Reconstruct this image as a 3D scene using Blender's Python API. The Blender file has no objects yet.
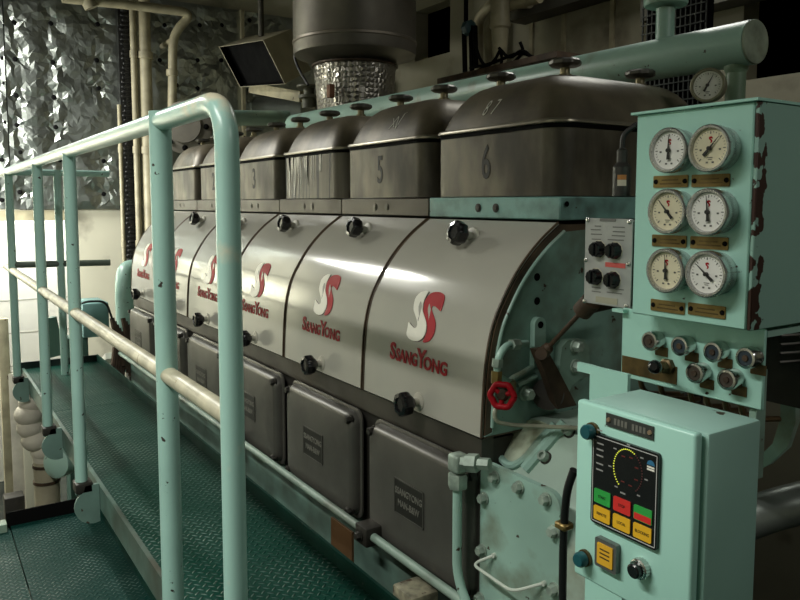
import bpy, bmesh, math, random
from math import sin, cos, pi, radians
from mathutils import Vector as V, Matrix, noise
random.seed(7)
SC = bpy.context.scene
COL = SC.collection

# ------------------------------------------------------------------ camera model (survey of the place)
F, CX, CY = 744.0, 400.0, 268.0
AX = V((0.54700237, -0.07285892, -0.83395443))
AY = V((0.83713106, 0.04760784, 0.54492668))
AZ = V((0.0, 0.99620534, -0.08703407))
CAM = V((0, 0, 0.88))
def ray(x, y):
    c = V((x - CX, CY - y, F)); return V((AX.dot(c), AY.dot(c), AZ.dot(c)))
def P(x, y, ax, val):
    r = ray(x, y); return CAM + r * ((val - CAM[ax]) / r[ax])
def mpp(p):            # metres per pixel at a point
    d = V(p) - CAM; return (AX[2]*d[0] + AY[2]*d[1] + AZ[2]*d[2]) / F

# ------------------------------------------------------------------ materials
MATS = {}
def base_mat(name):
    m = bpy.data.materials.new(name); m.use_nodes = True
    return m, m.node_tree, m.node_tree.nodes['Principled BSDF']
def mat(name, col, rough=.5, metal=0., var=.12, vscale=6., bump=0., bscale=60., chip=0., chipcol=(.05, .028, .015), cscale=14.,
        grime=0., grimecol=(.05, .035, .02), gscale=3., stretch=(1, 1, 1), coat=0., spec=.5):
    if name in MATS: return MATS[name]
    m, nt, b = base_mat(name); N = nt.nodes; L = nt.links
    tc = N.new('ShaderNodeTexCoord'); mp = N.new('ShaderNodeMapping'); mp.inputs['Scale'].default_value = stretch
    L.new(tc.outputs['Object'], mp.inputs['Vector'])
    def nz(scale, detail=4):
        n = N.new('ShaderNodeTexNoise'); n.inputs['Scale'].default_value = scale; n.inputs['Detail'].default_value = detail
        L.new(mp.outputs['Vector'], n.inputs['Vector']); return n
    def ramp(src, a, bb):
        r = N.new('ShaderNodeMapRange'); r.inputs['From Min'].default_value = a; r.inputs['From Max'].default_value = bb
        L.new(src, r.inputs['Value']); return r.outputs['Result']
    def mix(fac, a, bcol):
        x = N.new('ShaderNodeMix'); x.data_type = 'RGBA'
        L.new(fac, x.inputs['Factor']); L.new(a, x.inputs['A'])
        if isinstance(bcol, tuple): x.inputs['B'].default_value = (*bcol, 1)
        else: L.new(bcol, x.inputs['B'])
        return x.outputs['Result']
    rgb = N.new('ShaderNodeRGB'); rgb.outputs[0].default_value = (*col, 1); c = rgb.outputs[0]
    if var: c = mix(ramp(nz(vscale).outputs['Fac'], .35, .75), c, tuple(x * (1 - 2.2 * var) for x in col))
    if grime: c = mix(ramp(nz(gscale, 6).outputs['Fac'], .62 - .22 * grime, .78), c, grimecol)
    if chip: c = mix(ramp(nz(cscale, 5).outputs['Fac'], .72 - .12 * chip, .74 - .12 * chip), c, chipcol)
    L.new(c, b.inputs['Base Color'])
    b.inputs['Roughness'].default_value = rough; b.inputs['Metallic'].default_value = metal
    b.inputs['Coat Weight'].default_value = coat; b.inputs['Specular IOR Level'].default_value = spec
    if rough > .1:
        rr = N.new('ShaderNodeMapRange'); rr.inputs['To Min'].default_value = rough * .8; rr.inputs['To Max'].default_value = min(1, rough * 1.25)
        L.new(nz(vscale * 2).outputs['Fac'], rr.inputs['Value']); L.new(rr.outputs['Result'], b.inputs['Roughness'])
    if bump:
        bp = N.new('ShaderNodeBump'); bp.inputs['Strength'].default_value = bump; bp.inputs['Distance'].default_value = .004
        L.new(nz(bscale, 6).outputs['Fac'], bp.inputs['Height']); L.new(bp.outputs['Normal'], b.inputs['Normal'])
    MATS[name] = m; return m
def emit(name, col, strength):
    m, nt, b = base_mat(name)
    b.inputs['Base Color'].default_value = (*col, 1); b.inputs['Emission Color'].default_value = (*col, 1)
    b.inputs['Emission Strength'].default_value = strength; MATS[name] = m; return m

mint = mat('mint_paint', (.36, .56, .48), .36, var=.08, vscale=4, chip=.25, cscale=38, grime=.22, gscale=7, grimecol=(.16, .14, .08))
mint_panel = mat('mint_panel_paint', (.41, .72, .62), .33, var=.05, vscale=5, chip=.18, cscale=45)
mint_worn = mat('mint_worn_paint', (.28, .43, .35), .42, var=.18, vscale=9, chip=.55, cscale=26, grime=.75, gscale=7, grimecol=(.10, .075, .035))
mint_rail = mat('mint_rail_paint', (.36, .58, .51), .36, var=.08, vscale=5, chip=.32, cscale=55, chipcol=(.04, .03, .025), bump=.05)
cream_rail = mat('worn_cream_rail', (.50, .47, .34), .40, var=.22, vscale=16, chip=.45, cscale=30, chipcol=(.20, .15, .08), bump=.1)
green_dark = mat('dark_green_paint', (.006, .052, .038), .5, spec=.15, var=.2, vscale=8, chip=.35, cscale=50, chipcol=(.05, .07, .05))
cover_m = mat('cream_cover_enamel', (.46, .45, .39), .13, metal=.05, var=.05, vscale=3)
steel_door = mat('grey_pressed_steel', (.15, .145, .128), .40, metal=.5, var=.25, vscale=3.5, bump=.06, bscale=50, grime=.3, gscale=5, grimecol=(.05, .045, .035))
rocker_m = mat('oily_cast_aluminium', (.25, .213, .148), .42, metal=.2, var=.3, vscale=7, bump=.08, bscale=70, grime=.85, gscale=5, grimecol=(.06, .048, .032))
rocker_drip = mat('drip_streaked_aluminium', (.20, .178, .14), .45, metal=.25, var=.3, vscale=5, chip=1.75, cscale=7, chipcol=(.008, .008, .007), stretch=(5, 5, .22))
rocker_low = mat('stained_shaded_aluminium', (.20, .172, .122), .46, metal=.2, var=.35, vscale=6, bump=.08, bscale=70, grime=.85, gscale=6, grimecol=(.045, .036, .025), stretch=(1.6, 1.6, .7))  # stains, plus a base darker than the lid for the fall of light
strip_m = mat('dull_head_plate', (.095, .082, .062), .45, metal=.35, var=.2, vscale=6, grime=.5, gscale=6)
engine_m = mat('oily_black_iron', (.035, .032, .026), .5, metal=.2, var=.3, vscale=6, bump=.15, bscale=30, grime=.4)
rust_m = mat('rusty_iron', (.085, .052, .03), .6, metal=.2, var=.35, vscale=14, bump=.3, bscale=60)
seam_m = mat('brown_oily_seam', (.13, .085, .05), .5, var=.4, vscale=12)
black_pl = mat('black_bakelite', (.008, .008, .009), .2, var=0)
black_m = mat('matt_black', (.004, .004, .004), .8, var=0, spec=.08)
rubber = mat('black_rubber_hose', (.012, .012, .012), .45, var=.1)
chrome = mat('chrome', (.62, .62, .6), .2, metal=1, var=.1, vscale=20)
bezel_m = mat('brushed_bezel_steel', (.62, .63, .62), .26, metal=.9, var=.15, vscale=15)
bolt_m = mat('painted_bolt', (.42, .52, .44), .4, metal=.2, var=.25, vscale=40)
steelbolt = mat('oily_bolt_steel', (.10, .095, .085), .35, metal=.8, var=.25, vscale=40)
brass = mat('tarnished_brass', (.30, .21, .07), .38, metal=.6, var=.25, vscale=30)
brass_dk = mat('dark_brass_tag', (.15, .10, .035), .42, metal=.5, var=.3, vscale=40)
plate_gr = mat('grey_alloy_plate', (.47, .48, .46), .42, metal=.25, var=.08, vscale=20)
dial_w = mat('white_dial', (.86, .85, .80), .35, var=.03)
dial_c = mat('yellowed_dial', (.76, .70, .50), .35, var=.08, vscale=30)
ink = mat('black_ink', (.012, .012, .012), .4, var=0)
red = mat('red_enamel', (.38, .006, .014), .5, spec=.2, var=.08, vscale=20)
red_ink = mat('red_label', (.62, .10, .09), .4, var=0)
white_e = mat('white_enamel', (.86, .84, .74), .35, var=.05)
shadow_edge = mat('dark_emblem_edge', (.06, .02, .02), .4, var=0)
cream_wall = mat('cream_wall_paint', (.62, .60, .47), .55, var=.06, vscale=2, grime=.1, gscale=2)
cream_pipe = mat('cream_pipe_paint', (.42, .38, .25), .45, var=.2, vscale=10, chip=.2)
white_wall = mat('white_tile', (.82, .82, .76), .4, var=.03)
ceil_m = mat('dark_ceiling_paint', (.10, .095, .075), .7, var=.2, vscale=2)
wall_dk = mat('dim_olive_wall', (.20, .20, .15), .6, var=.1, vscale=2)
floor_m = mat('oily_floor', (.05, .06, .05), .5, var=.3, vscale=2)
lag_m = mat('white_pipe_lagging', (.62, .58, .48), .75, var=.15, vscale=8, bump=.5, bscale=25, grime=.2)
exh_m = mat('galvanised_lagging_sheet', (.25, .23, .195), .42, metal=.6, var=.3, vscale=2.5, bump=.05, bscale=20)
blue_kn = mat('blue_green_cap', (.012, .085, .10), .3, var=.1)
orange_b = emit('lit_orange_lens', (.62, .34, .02), .05)
but_g = mat('green_key', (.03, .34, .06), .35, var=0)
but_r = mat('red_key', (.62, .03, .025), .35, var=0)
but_y = mat('yellow_key', (.75, .42, .02), .35, var=0)
led_y = emit('lit_yellow_led', (.6, .65, .06), .55)
led_off = mat('unlit_led', (.10, .02, .02), .3, var=0)
screen_m = mat('black_membrane', (.006, .007, .008), .25, var=0)
grey_pipe = mat('grey_steel_pipe', (.36, .40, .37), .32, metal=.7, var=.2)
chalk = mat('white_chalk', (.85, .83, .75), .8, var=.1)
stencil = mat('black_stencil_paint', (.022, .02, .018), .55, var=.3, vscale=30)
orange_tape = mat('orange_tape', (.55, .22, .06), .5, var=.1)
white_tape = mat('white_label', (.7, .62, .5), .5, var=.05)
mint_side = None

def foil_mat():
    m, nt, b = base_mat('crumpled_foil'); N, L = nt.nodes, nt.links
    b.inputs['Base Color'].default_value = (.37, .40, .37, 1); b.inputs['Metallic'].default_value = 1; b.inputs['Roughness'].default_value = .36
    tc = N.new('ShaderNodeTexCoord'); prev = None
    for sc_, dist, stren, ang in ((22, .010, .30, .75), (30, .008, .30, -.55), (70, .003, .3, .2)):
        mp = N.new('ShaderNodeMapping'); mp.vector_type = 'TEXTURE'; mp.inputs['Rotation'].default_value = (ang, 0, 0); mp.inputs['Scale'].default_value = (1, 1, 2.6)
        L.new(tc.outputs['Object'], mp.inputs['Vector'])
        n = N.new('ShaderNodeTexNoise'); n.noise_type = 'RIDGED_MULTIFRACTAL'; n.inputs['Scale'].default_value = sc_ * .6; n.inputs['Detail'].default_value = 2; n.inputs['Distortion'].default_value = .6
        L.new(mp.outputs['Vector'], n.inputs['Vector'])
        bp = N.new('ShaderNodeBump'); bp.inputs['Strength'].default_value = stren; bp.inputs['Distance'].default_value = dist
        L.new(n.outputs['Fac'], bp.inputs['Height'])
        if prev: L.new(prev.outputs['Normal'], bp.inputs['Normal'])
        prev = bp
    L.new(prev.outputs['Normal'], b.inputs['Normal'])
    return m
foil = foil_mat()
def checker_mat(name, col, metalcol):
    # raised tread bars in a herringbone lattice, worn bare on their tops
    m, nt, b = base_mat(name); N, L = nt.nodes, nt.links
    tc = N.new('ShaderNodeTexCoord'); sx = N.new('ShaderNodeSeparateXYZ'); L.new(tc.outputs['Object'], sx.inputs[0])
    def math_(op, a, bb=None, clamp=False):
        n = N.new('ShaderNodeMath'); n.operation = op; n.use_clamp = clamp
        for i, k in enumerate((a, bb)):
            if k is None: continue
            if isinstance(k, (int, float)): n.inputs[i].default_value = k
            else: L.new(k, n.inputs[i])
        return n.outputs[0]
    u = math_('DIVIDE', math_('ADD', sx.outputs[0], sx.outputs[1]), .0255)
    v = math_('DIVIDE', math_('SUBTRACT', sx.outputs[0], sx.outputs[1]), .0255)
    fu = math_('SUBTRACT', math_('FRACT', u), .5); fv = math_('SUBTRACT', math_('FRACT', v), .5)
    par = math_('FLOORED_MODULO', math_('ADD', math_('FLOOR', u), math_('FLOOR', v)), 2.)
    def ell(a, bb):
        return math_('ADD', math_('POWER', math_('DIVIDE', math_('ABSOLUTE', a), .52), 2.), math_('POWER', math_('DIVIDE', math_('ABSOLUTE', bb), .17), 2.))
    e1, e2 = ell(fu, fv), ell(fv, fu)
    e = math_('ADD', math_('MULTIPLY', e1, par), math_('MULTIPLY', e2, math_('SUBTRACT', 1., par)))
    h = math_('SUBTRACT', 1., e, True)
    nz = N.new('ShaderNodeTexNoise'); nz.inputs['Scale'].default_value = 5; nz.inputs['Detail'].default_value = 5; L.new(tc.outputs['Object'], nz.inputs['Vector'])
    wear = N.new('ShaderNodeMapRange'); wear.inputs['From Min'].default_value = .45; wear.inputs['From Max'].default_value = .75; L.new(nz.outputs['Fac'], wear.inputs['Value'])
    fac = math_('MULTIPLY', math_('POWER', h, .5), math_('MULTIPLY', wear.outputs[0], .8))
    mx = N.new('ShaderNodeMix'); mx.data_type = 'RGBA'; L.new(fac, mx.inputs['Factor'])
    mx.inputs['A'].default_value = (*col, 1); mx.inputs['B'].default_value = (*metalcol, 1)
    L.new(mx.outputs['Result'], b.inputs['Base Color'])
    sp_ = math_('ADD', math_('MULTIPLY', fac, .45), .10); L.new(sp_, b.inputs['Specular IOR Level']); ro_ = math_('SUBTRACT', .5, math_('MULTIPLY', h, .22)); L.new(ro_, b.inputs['Roughness']); L.new(fac, b.inputs['Metallic'])
    bp = N.new('ShaderNodeBump'); bp.inputs['Strength'].default_value = 1.; bp.inputs['Distance'].default_value = .003
    L.new(h, bp.inputs['Height']); L.new(bp.outputs['Normal'], b.inputs['Normal'])
    return m
deck_m = checker_mat('green_checker_plate', (.003, .044, .030), (.15, .21, .18))
deck2_m = checker_mat('worn_checker_plate', (.006, .042, .034), (.22, .26, .24))
def rust_edge_mat():
    m, nt, b = base_mat('mint_paint_flaking_at_edge'); N, L = nt.nodes, nt.links
    tc = N.new('ShaderNodeNewGeometry'); sx = N.new('ShaderNodeSeparateXYZ'); L.new(tc.outputs['Position'], sx.inputs[0])
    n = N.new('ShaderNodeTexNoise'); n.inputs['Scale'].default_value = 42; n.inputs['Detail'].default_value = 6; L.new(tc.outputs['Position'], n.inputs['Vector'])
    r = N.new('ShaderNodeMapRange'); r.inputs['From Min'].default_value = .896; r.inputs['From Max'].default_value = .912; r.inputs['To Min'].default_value = .09; r.inputs['To Max'].default_value = -.25
    L.new(sx.outputs[1], r.inputs['Value'])
    a = N.new('ShaderNodeMath'); a.operation = 'ADD'; L.new(n.outputs['Fac'], a.inputs[0]); L.new(r.outputs[0], a.inputs[1])
    g = N.new('ShaderNodeMapRange'); g.inputs['From Min'].default_value = .545; g.inputs['From Max'].default_value = .56; L.new(a.outputs[0], g.inputs['Value'])
    mx = N.new('ShaderNodeMix'); mx.data_type = 'RGBA'; L.new(g.outputs[0], mx.inputs['Factor'])
    mx.inputs['A'].default_value = (.30, .50, .43, 1); mx.inputs['B'].default_value = (.045, .018, .012, 1)
    L.new(mx.outputs['Result'], b.inputs['Base Color']); b.inputs['Roughness'].default_value = .45
    return m
flake_m = rust_edge_mat()

# ------------------------------------------------------------------ mesh builder
def ortho(d):
    d = V(d).normalized(); a = V((0, 0, 1)) if abs(d.z) < .9 else V((1, 0, 0))
    x = a.cross(d).normalized(); return x, d.cross(x).normalized(), d
class MB:
    def __init__(s): s.bm = bmesh.new()
    def vs(s, pts): return [s.bm.verts.new(p) for p in pts]
    def face(s, vl):
        try: return s.bm.faces.new(vl)
        except ValueError: return None
    def box(s, a, b, bev=0., seg=2):
        x0, x1 = sorted((a[0], b[0])); y0, y1 = sorted((a[1], b[1])); z0, z1 = sorted((a[2], b[2]))
        t = bmesh.new()
        v = [t.verts.new(p) for p in ((x0,y0,z0),(x1,y0,z0),(x1,y1,z0),(x0,y1,z0),(x0,y0,z1),(x1,y0,z1),(x1,y1,z1),(x0,y1,z1))]
        for q in ((3,2,1,0),(4,5,6,7),(0,1,5,4),(1,2,6,5),(2,3,7,6),(3,0,4,7)): t.faces.new([v[i] for i in q])
        if bev: bmesh.ops.bevel(t, geom=t.edges[:], offset=bev, segments=seg, profile=.5, affect='EDGES')
        s.merge(t); return s
    def merge(s, t, mtx=None):
        if mtx: t.transform(mtx)
        me = bpy.data.meshes.new('tmp'); t.to_mesh(me); t.free(); s.bm.from_mesh(me); bpy.data.meshes.remove(me)
    def loft(s, rings, caps=True, closed=True):
        rv = [s.vs(r) for r in rings]
        for a, b in zip(rv, rv[1:]):
            n = len(a)
            for i in range(n if closed else n - 1):
                j = (i + 1) % n; s.face([a[i], a[j], b[j], b[i]])
        if caps: s.face(rv[0][::-1]); s.face(rv[-1])
        return s
    def lathe(s, o, d, prof, n=24, lobes=0, depth=0.):
        # profile: (radius, distance along the axis)
        x, y, d = ortho(d); o = V(o); rings = []
        for r, h in prof:
            ring = []
            for i in range(n):
                a = 2 * pi * i / n; rr = r * (1 - depth * (.5 - .5 * cos(lobes * a))) if lobes else r
                ring.append(o + d * h + (x * cos(a) + y * sin(a)) * rr)
            rings.append(ring)
        return s.loft(rings)
    def cyl(s, a, b, r, n=20, r2=None):
        a, b = V(a), V(b); L = (b - a).length
        return s.lathe(a, b - a, [(r, 0), (r if r2 is None else r2, L)], n)
    def hexbolt(s, o, d, r, h, washer=True):
        if washer: s.lathe(o, d, [(r * 1.25, 0), (r * 1.25, h * .25)], 16)
        return s.lathe(V(o) + V(d).normalized() * h * .2, d, [(r, 0), (r, h * .75), (r * .82, h)], 6)
    def tube(s, pts, r, n=14, bend=0., bseg=6):
        pts = [V(p) for p in pts]
        if bend:
            out = [pts[0]]
            for p0, p1, p2 in zip(pts, pts[1:], pts[2:]):
                a = (p0 - p1); b = (p2 - p1); la, lb = a.length, b.length; k = min(bend, la * .49, lb * .49)
                a, b = a.normalized() * k, b.normalized() * k
                for i in range(bseg + 1):
                    t = i / bseg; out.append((p1 + a) * (1 - t) ** 2 + p1 * 2 * t * (1 - t) + (p1 + b) * t * t)
            out.append(pts[-1]); pts = out
        x, y, d = ortho(pts[1] - pts[0]); rings = []
        for i, p in enumerate(pts):
            if i == 0: t = pts[1] - pts[0]
            elif i == len(pts) - 1: t = pts[-1] - pts[-2]
            else: t = (pts[i] - pts[i-1]).normalized() + (pts[i+1] - pts[i]).normalized()
            t = t.normalized(); q = d.rotation_difference(t); x = q @ x; y = q @ y; d = t
            k = 1.
            if 0 < i < len(pts) - 1:
                k = 1 / max(.5, (pts[i] - pts[i-1]).normalized().dot(t))
            rings.append([p + (x * cos(2*pi*j/n) + y * sin(2*pi*j/n)) * r for j in range(n)])
        return s.loft(rings)
    def prism(s, poly, fn, t):
        # polygon (u,v) mapped by fn(u,v,n), extruded from n=0 to n=t
        a = s.vs([fn(u, v, 0) for u, v in poly]); b = s.vs([fn(u, v, t) for u, v in poly]); n = len(a)
        s.face(a[::-1]); s.face(b)
        for i in range(n): s.face([a[i], a[(i+1) % n], b[(i+1) % n], b[i]])
        return s
    def sphere(s, o, r, sc=(1, 1, 1), n=16):
        t = bmesh.new(); bmesh.ops.create_uvsphere(t, u_segments=n, v_segments=n // 2, radius=r)
        s.merge(t, Matrix.Translation(o) @ Matrix.Diagonal((*sc, 1))); return s
    def bar(s, a, b, w, h, up=(0, 0, 1)):
        a, b = V(a), V(b); d = (b - a).normalized(); x = d.cross(V(up)).normalized() * w / 2; y = x.cross(d).normalized() * h / 2
        return s.loft([[p + x + y, p - x + y, p - x - y, p + x - y] for p in (a, b)])
    def bounds(s):
        c = [v.co for v in s.bm.verts]
        return [V([f(p[i] for p in c) for i in range(3)]) for f in (min, max)]
    def build(s, name, m, parent=None, angle=38, smooth=True):
        bmesh.ops.recalc_face_normals(s.bm, faces=s.bm.faces[:])
        if parent is not None: off = ROOT[parent.name]
        else:
            lo, hi = s.bounds(); off = V(((lo.x + hi.x) / 2, (lo.y + hi.y) / 2, lo.z))
        s.bm.transform(Matrix.Translation(-off))
        me = bpy.data.meshes.new(name); s.bm.to_mesh(me); s.bm.free(); me.materials.append(m)
        if smooth:
            me.shade_smooth(); me.set_sharp_from_angle(angle=radians(angle))
        o = bpy.data.objects.new(name, me); COL.objects.link(o)
        if parent is None: o.location = off
        else: o.parent = parent
        ROOT[o.name] = off
        return o
ROOT = {}
def thing(name, loc, label, cat, group=None):
    o = bpy.data.objects.new(name, None); COL.objects.link(o); o.location = loc; o.empty_display_size = .05
    ROOT[o.name] = V(loc); return tag(o, label, cat, group)
def tag(o, label, cat, group=None, kind=None):
    o['label'] = label; o['category'] = cat
    if group: o['group'] = group
    if kind: o['kind'] = kind
    return o
def struct(o, label=None):
    o['kind'] = 'structure'
    if label: o['label'] = label
    return o
def lab(o, label): o['label'] = label; return o
DG = None
def text_bm(txt, size, fn, bold=.0, thick=.0006, align='CENTER', sx=1.):
    cu = bpy.data.curves.new('t', 'FONT'); cu.body = txt; cu.size = size; cu.align_x = align; cu.align_y = 'CENTER'
    cu.offset = bold * size; cu.resolution_u = 3; cu.extrude = thick / 2
    o = bpy.data.objects.new('t', cu); COL.objects.link(o)
    dg = bpy.context.evaluated_depsgraph_get(); me = bpy.data.meshes.new_from_object(o.evaluated_get(dg))
    b = MB(); b.bm.from_mesh(me)
    for v in b.bm.verts: v.co = fn(v.co.x * sx, v.co.y, v.co.z + thick / 2)
    bpy.data.objects.remove(o); bpy.data.curves.remove(cu); bpy.data.meshes.remove(me)
    return b
def rrect(w, h, r, n=6):
    r = max(r, 1e-4); out = []
    for cx, cy, a0 in ((w/2-r, h/2-r, 0), (-w/2+r, h/2-r, 90), (-w/2+r, -h/2+r, 180), (w/2-r, -h/2+r, 270)):
        for i in range(n + 1):
            a = radians(a0 + 90 * i / n); out.append((cx + r * cos(a), cy + r * sin(a)))
    return out
def face_y(x0, z0, y0):        # a face looking to -Y: u right, v up, n out
    return lambda u, v, n: V((x0 + u, y0 - n, z0 + v))
def face_x(y0, z0, x0):        # a face looking to +X
    return lambda u, v, n: V((x0 + n, y0 + u, z0 + v))

# ------------------------------------------------------------------ the setting
XW, YB = -6.0, 3.2
def holed(us, vs, holes, fn, t, m, name):
    mb = MB()
    for u0, u1 in zip(us, us[1:]):
        for v0, v1 in zip(vs, vs[1:]):
            if any(a <= (u0+u1)/2 <= b and c <= (v0+v1)/2 <= d for a, b, c, d in holes): continue
            mb.box(fn(u0, v0, 0), fn(u1, v1, -t))
    return struct(mb.build(name, m, smooth=False))
struct(MB().box((-8.2, -2.6, -1.75), (3, YB + .1, -1.65)).build('floor', floor_m))
struct(MB().box((-8.2, -2.6, 2.8), (3, YB + .1, 2.9)).build('ceiling', ceil_m))
OY0, OY1, OZ1 = .30, .975, .752
holed([-2.6, OY0, OY1, YB], [-1.65, OZ1, 2.8], [(OY0, OY1, -1.65, OZ1)], lambda u, v, n: V((XW + n, u, v)), .12, cream_wall, 'wall_back')
n1a, n1b = P(415, 12, 1, YB), P(450, 52, 1, YB)
n2a, n2b = P(744, 8, 1, YB), P(900, 55, 1, YB)
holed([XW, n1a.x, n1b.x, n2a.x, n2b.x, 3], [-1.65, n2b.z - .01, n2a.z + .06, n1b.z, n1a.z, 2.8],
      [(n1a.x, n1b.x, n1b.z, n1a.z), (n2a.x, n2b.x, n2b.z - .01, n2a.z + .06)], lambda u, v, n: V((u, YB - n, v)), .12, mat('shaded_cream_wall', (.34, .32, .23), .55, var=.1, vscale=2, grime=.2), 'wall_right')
struct(MB().box((-8.2, -2.72, -1.65), (3, -2.6, 2.8)).build('wall_left', wall_dk))
struct(MB().box((3, -2.6, -1.65), (3.12, YB, 2.8)).build('wall_front', wall_dk))
# bright lobby behind the doorway in the far wall, tiled
lob = MB(); lob.box((-7.6, -.9, -1.65), (-7.5, 2.0, 1.6)); lob.box((-7.5, -1.0, -1.65), (-6.12, -.9, 1.6)); lob.box((-7.5, 2.0, -1.65), (-6.12, 2.1, 1.6)); lob.box((-7.5, -.9, 1.5), (-6.12, 2, 1.6))
struct(lob.build('wall_lobby', white_wall, smooth=False))
gm = MB()
for z in (-.9, -.6, -.3, 0., .3): gm.box((-7.5, -.9, z), (-7.497, 2, z + .008))
for y in (.2, .75, 1.3): gm.box((-7.5, y, -1.6), (-7.497, y + .008, 1.4))
struct(gm.build('trim_1', mat('tile_joint', (.45, .45, .4), .6, var=0), smooth=False))
struct(MB().box((XW - .06, OY0 - .0, OZ1 - .0), (XW + .035, OY1, OZ1 + .075)).build('trim_2', cream_pipe))
# dark beams under the ceiling along the back wall
bb = MB()
a = P(505, 20, 1, 2.9); c = P(650, 20, 1, 2.9)
bb.box((P(508, 22, 1, 3.05).x, 3.05, P(508, 22, 1, 3.05).z), (P(640, 22, 1, 3.05).x, 3.19, 2.79)); bb.box((P(640, 22, 1, 3.05).x, 3.05, P(640, 22, 1, 3.05).z), (.6, 3.19, 2.79))
struct(bb.build('trim_3', ceil_m, smooth=False))
sm_ = MB()
for px in (530, 610, 562): q = P(px, 60, 1, YB); sm_.box((q.x, YB - .012, .2), (q.x + .03, YB, 2.2))
struct(sm_.build('trim_4', cream_pipe, smooth=False))

# ------------------------------------------------------------------ foil insulation on the far wall
def foil_panel(y0, y1, z0, z1, pins, label, t=.05):
    st = .030; nx, nz = int((y1 - y0) / st) + 2, int((z1 - z0) / st) + 2
    root = thing('foil_insulation_panel', (XW + t, (y0 + y1) / 2, z0), label, 'insulation', 'foil insulation panels on the far wall')
    mb = MB(); rows = []; rnd = random.Random(int(y0 * 100))
    for j in range(nz):
        row = []
        for i in range(nx):
            y = y0 + (y1 - y0) * i / (nx - 1); z = z0 + (z1 - z0) * j / (nz - 1)
            if 0 < i < nx - 1: y += rnd.uniform(-.011, .011)
            if 0 < j < nz - 1: z += rnd.uniform(-.011, .011)
            d = .014 * noise.noise(V((y * 2.2, z * 2.2, 3))) + .018 * abs(noise.noise(V((y * 5 + z * 3.5, z * 2.2 - y * 1.5, 7)))) + rnd.uniform(-.0022, .0022)
            for k, (py, pz) in enumerate(pins):
                r = math.hypot(y - py, z - pz); a = math.atan2(z - pz, y - py)
                d -= .020 * math.exp(-(r / .08) ** 2)
                d += .008 * math.exp(-(r / .16) ** 2) * sin(5 * a + k * 2) * min(1, r / .05)
            ed = min(y - y0, y1 - y, z - z0, z1 - z); d *= min(1, max(0, ed / .03))
            row.append((XW + t + d, y, z))
        rows.append(row)
    vv = [mb.vs(r_) for r_ in rows]
    for j in range(nz - 1):
        for i in range(nx - 1):
            a, b, c, e = vv[j][i], vv[j][i+1], vv[j+1][i+1], vv[j+1][i]
            if rnd.random() < .5: mb.face([a, b, c]); mb.face([a, c, e])
            else: mb.face([a, b, e]); mb.face([b, c, e])
    edge = rows[0] + [r[-1] for r in rows[1:]] + rows[-1][-2::-1] + [r[0] for r in rows[-2:0:-1]]
    mb.loft([edge, [(XW + .004, p[1], p[2]) for p in edge]], caps=False)
    mb.build('foil_sheet', foil, root, smooth=False)
    for py, pz in pins:
        MB().lathe((XW + t - .03, py, pz), (1, 0, 0), [(.017, 0), (.017, .022), (.010, .028)], 10).build('insulation_pin', black_m, root)
def pinset(pix): return [(q.y, q.z) for q in (P(x, y, 0, XW + .05) for x, y in pix)]
za = P(40, 222, 0, XW).z
foil_panel(.10, .588, .84, 2.45, pinset([(2, 24), (3, 58), (5, 83), (6, 122), (2, 160), (2, 200)]), 'narrow crumpled foil insulation panel at the left edge of the far wall')
foil_panel(.596, 1.375, .835, 2.45, pinset([(14, 22), (51, 23), (98, 24), (15, 59), (53, 62), (97, 60), (16, 95), (54, 97), (99, 88), (17, 125), (56, 127), (20, 152), (60, 160), (104, 161), (104, 194), (20, 192)]),
           'large crumpled foil insulation panel with black pins left of the black cable trunk')
foil_panel(1.60, 2.32, .76, 2.45, pinset([(160, 60), (177, 85), (198, 60), (165, 25), (200, 25), (198, 88), (222, 60), (222, 25)]), 'dim foil insulation panel between the cream pipes and the vertical joint strip')
foil_panel(2.33, 3.1, .76, 2.45, pinset([(250, 20), (275, 20), (250, 90), (232, 110)]), 'dim foil insulation panel behind the black box outlet near the silencer')
tag(MB().box((XW + .03, 2.318, .8), (XW + .085, 2.345, 2.45)).build('joint_strip', cream_pipe), 'thin cream vertical joint strip between the two dim foil panels', 'strip')
# cream flat wall facing below the foil
q0, q1 = P(76, 223, 0, XW + .02), P(119, 223, 0, XW + .02)
# black cable trunk
q = P(126, 100, 0, XW + .1)
tr = MB(); tr.box((XW + .02, q.y - .045, -1.645), (XW + .12, q.y - .015, 2.5)); tr.box((XW + .02, q.y - .01, -1.645), (XW + .14, q.y + .04, 2.5))
for i in range(60):
    z = .3 + 2.1 * i / 60; tr.box((XW + .12, q.y - .04 + .02 * random.random(), z), (XW + .15, q.y + .02 + .02 * random.random(), z + .018), .004, 1)
tag(tr.build('vertical_cables', mat('glossy_black_cable', (.015, .015, .014), .3, var=.2)), 'black vertical trunk of cables running up the far wall beside the foil', 'cable trunk')
def pipe(name, pts, r, m, label, cat='pipe', group=None, bend=.0, n=14, flanges=()):
    mb = MB().tube(pts, r, n, bend)
    return tag(mb.build(name, m), label, cat, group)
XP = XW + .22
for x, w, l in ((135.5, .022, 'thin cream vertical pipe just right of the black cable trunk'), (147, .045, 'thick cream vertical pipe right of the black cable trunk'), (119.5, .014, 'thin cream vertical conduit left of the black cable trunk')):
    q = P(x, 120, 0, XP); top = 2.75 if w > .02 else 1.6
    mb = MB().tube([(q.x, q.y, -.4), (q.x, q.y, top)], w, 14)
    for z in (.55, 1.25, 1.95):
        if z < top: mb.lathe((q.x, q.y, z), (0, 0, 1), [(w * 1.25, 0), (w * 1.25, .05)], 14)
    tag(mb.build('cream_pipe', cream_pipe), l, 'pipe', 'cream pipes standing on the far wall')
pts = [P(62, -2, 0, XP + .15), P(131, 5, 0, XP + .15), P(194, 13, 0, XP + .15), P(173, 33, 0, XP + .1), P(172, 125, 0, XP + .1)]
mb = MB().tube(pts, .033, 14, .12)
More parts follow.
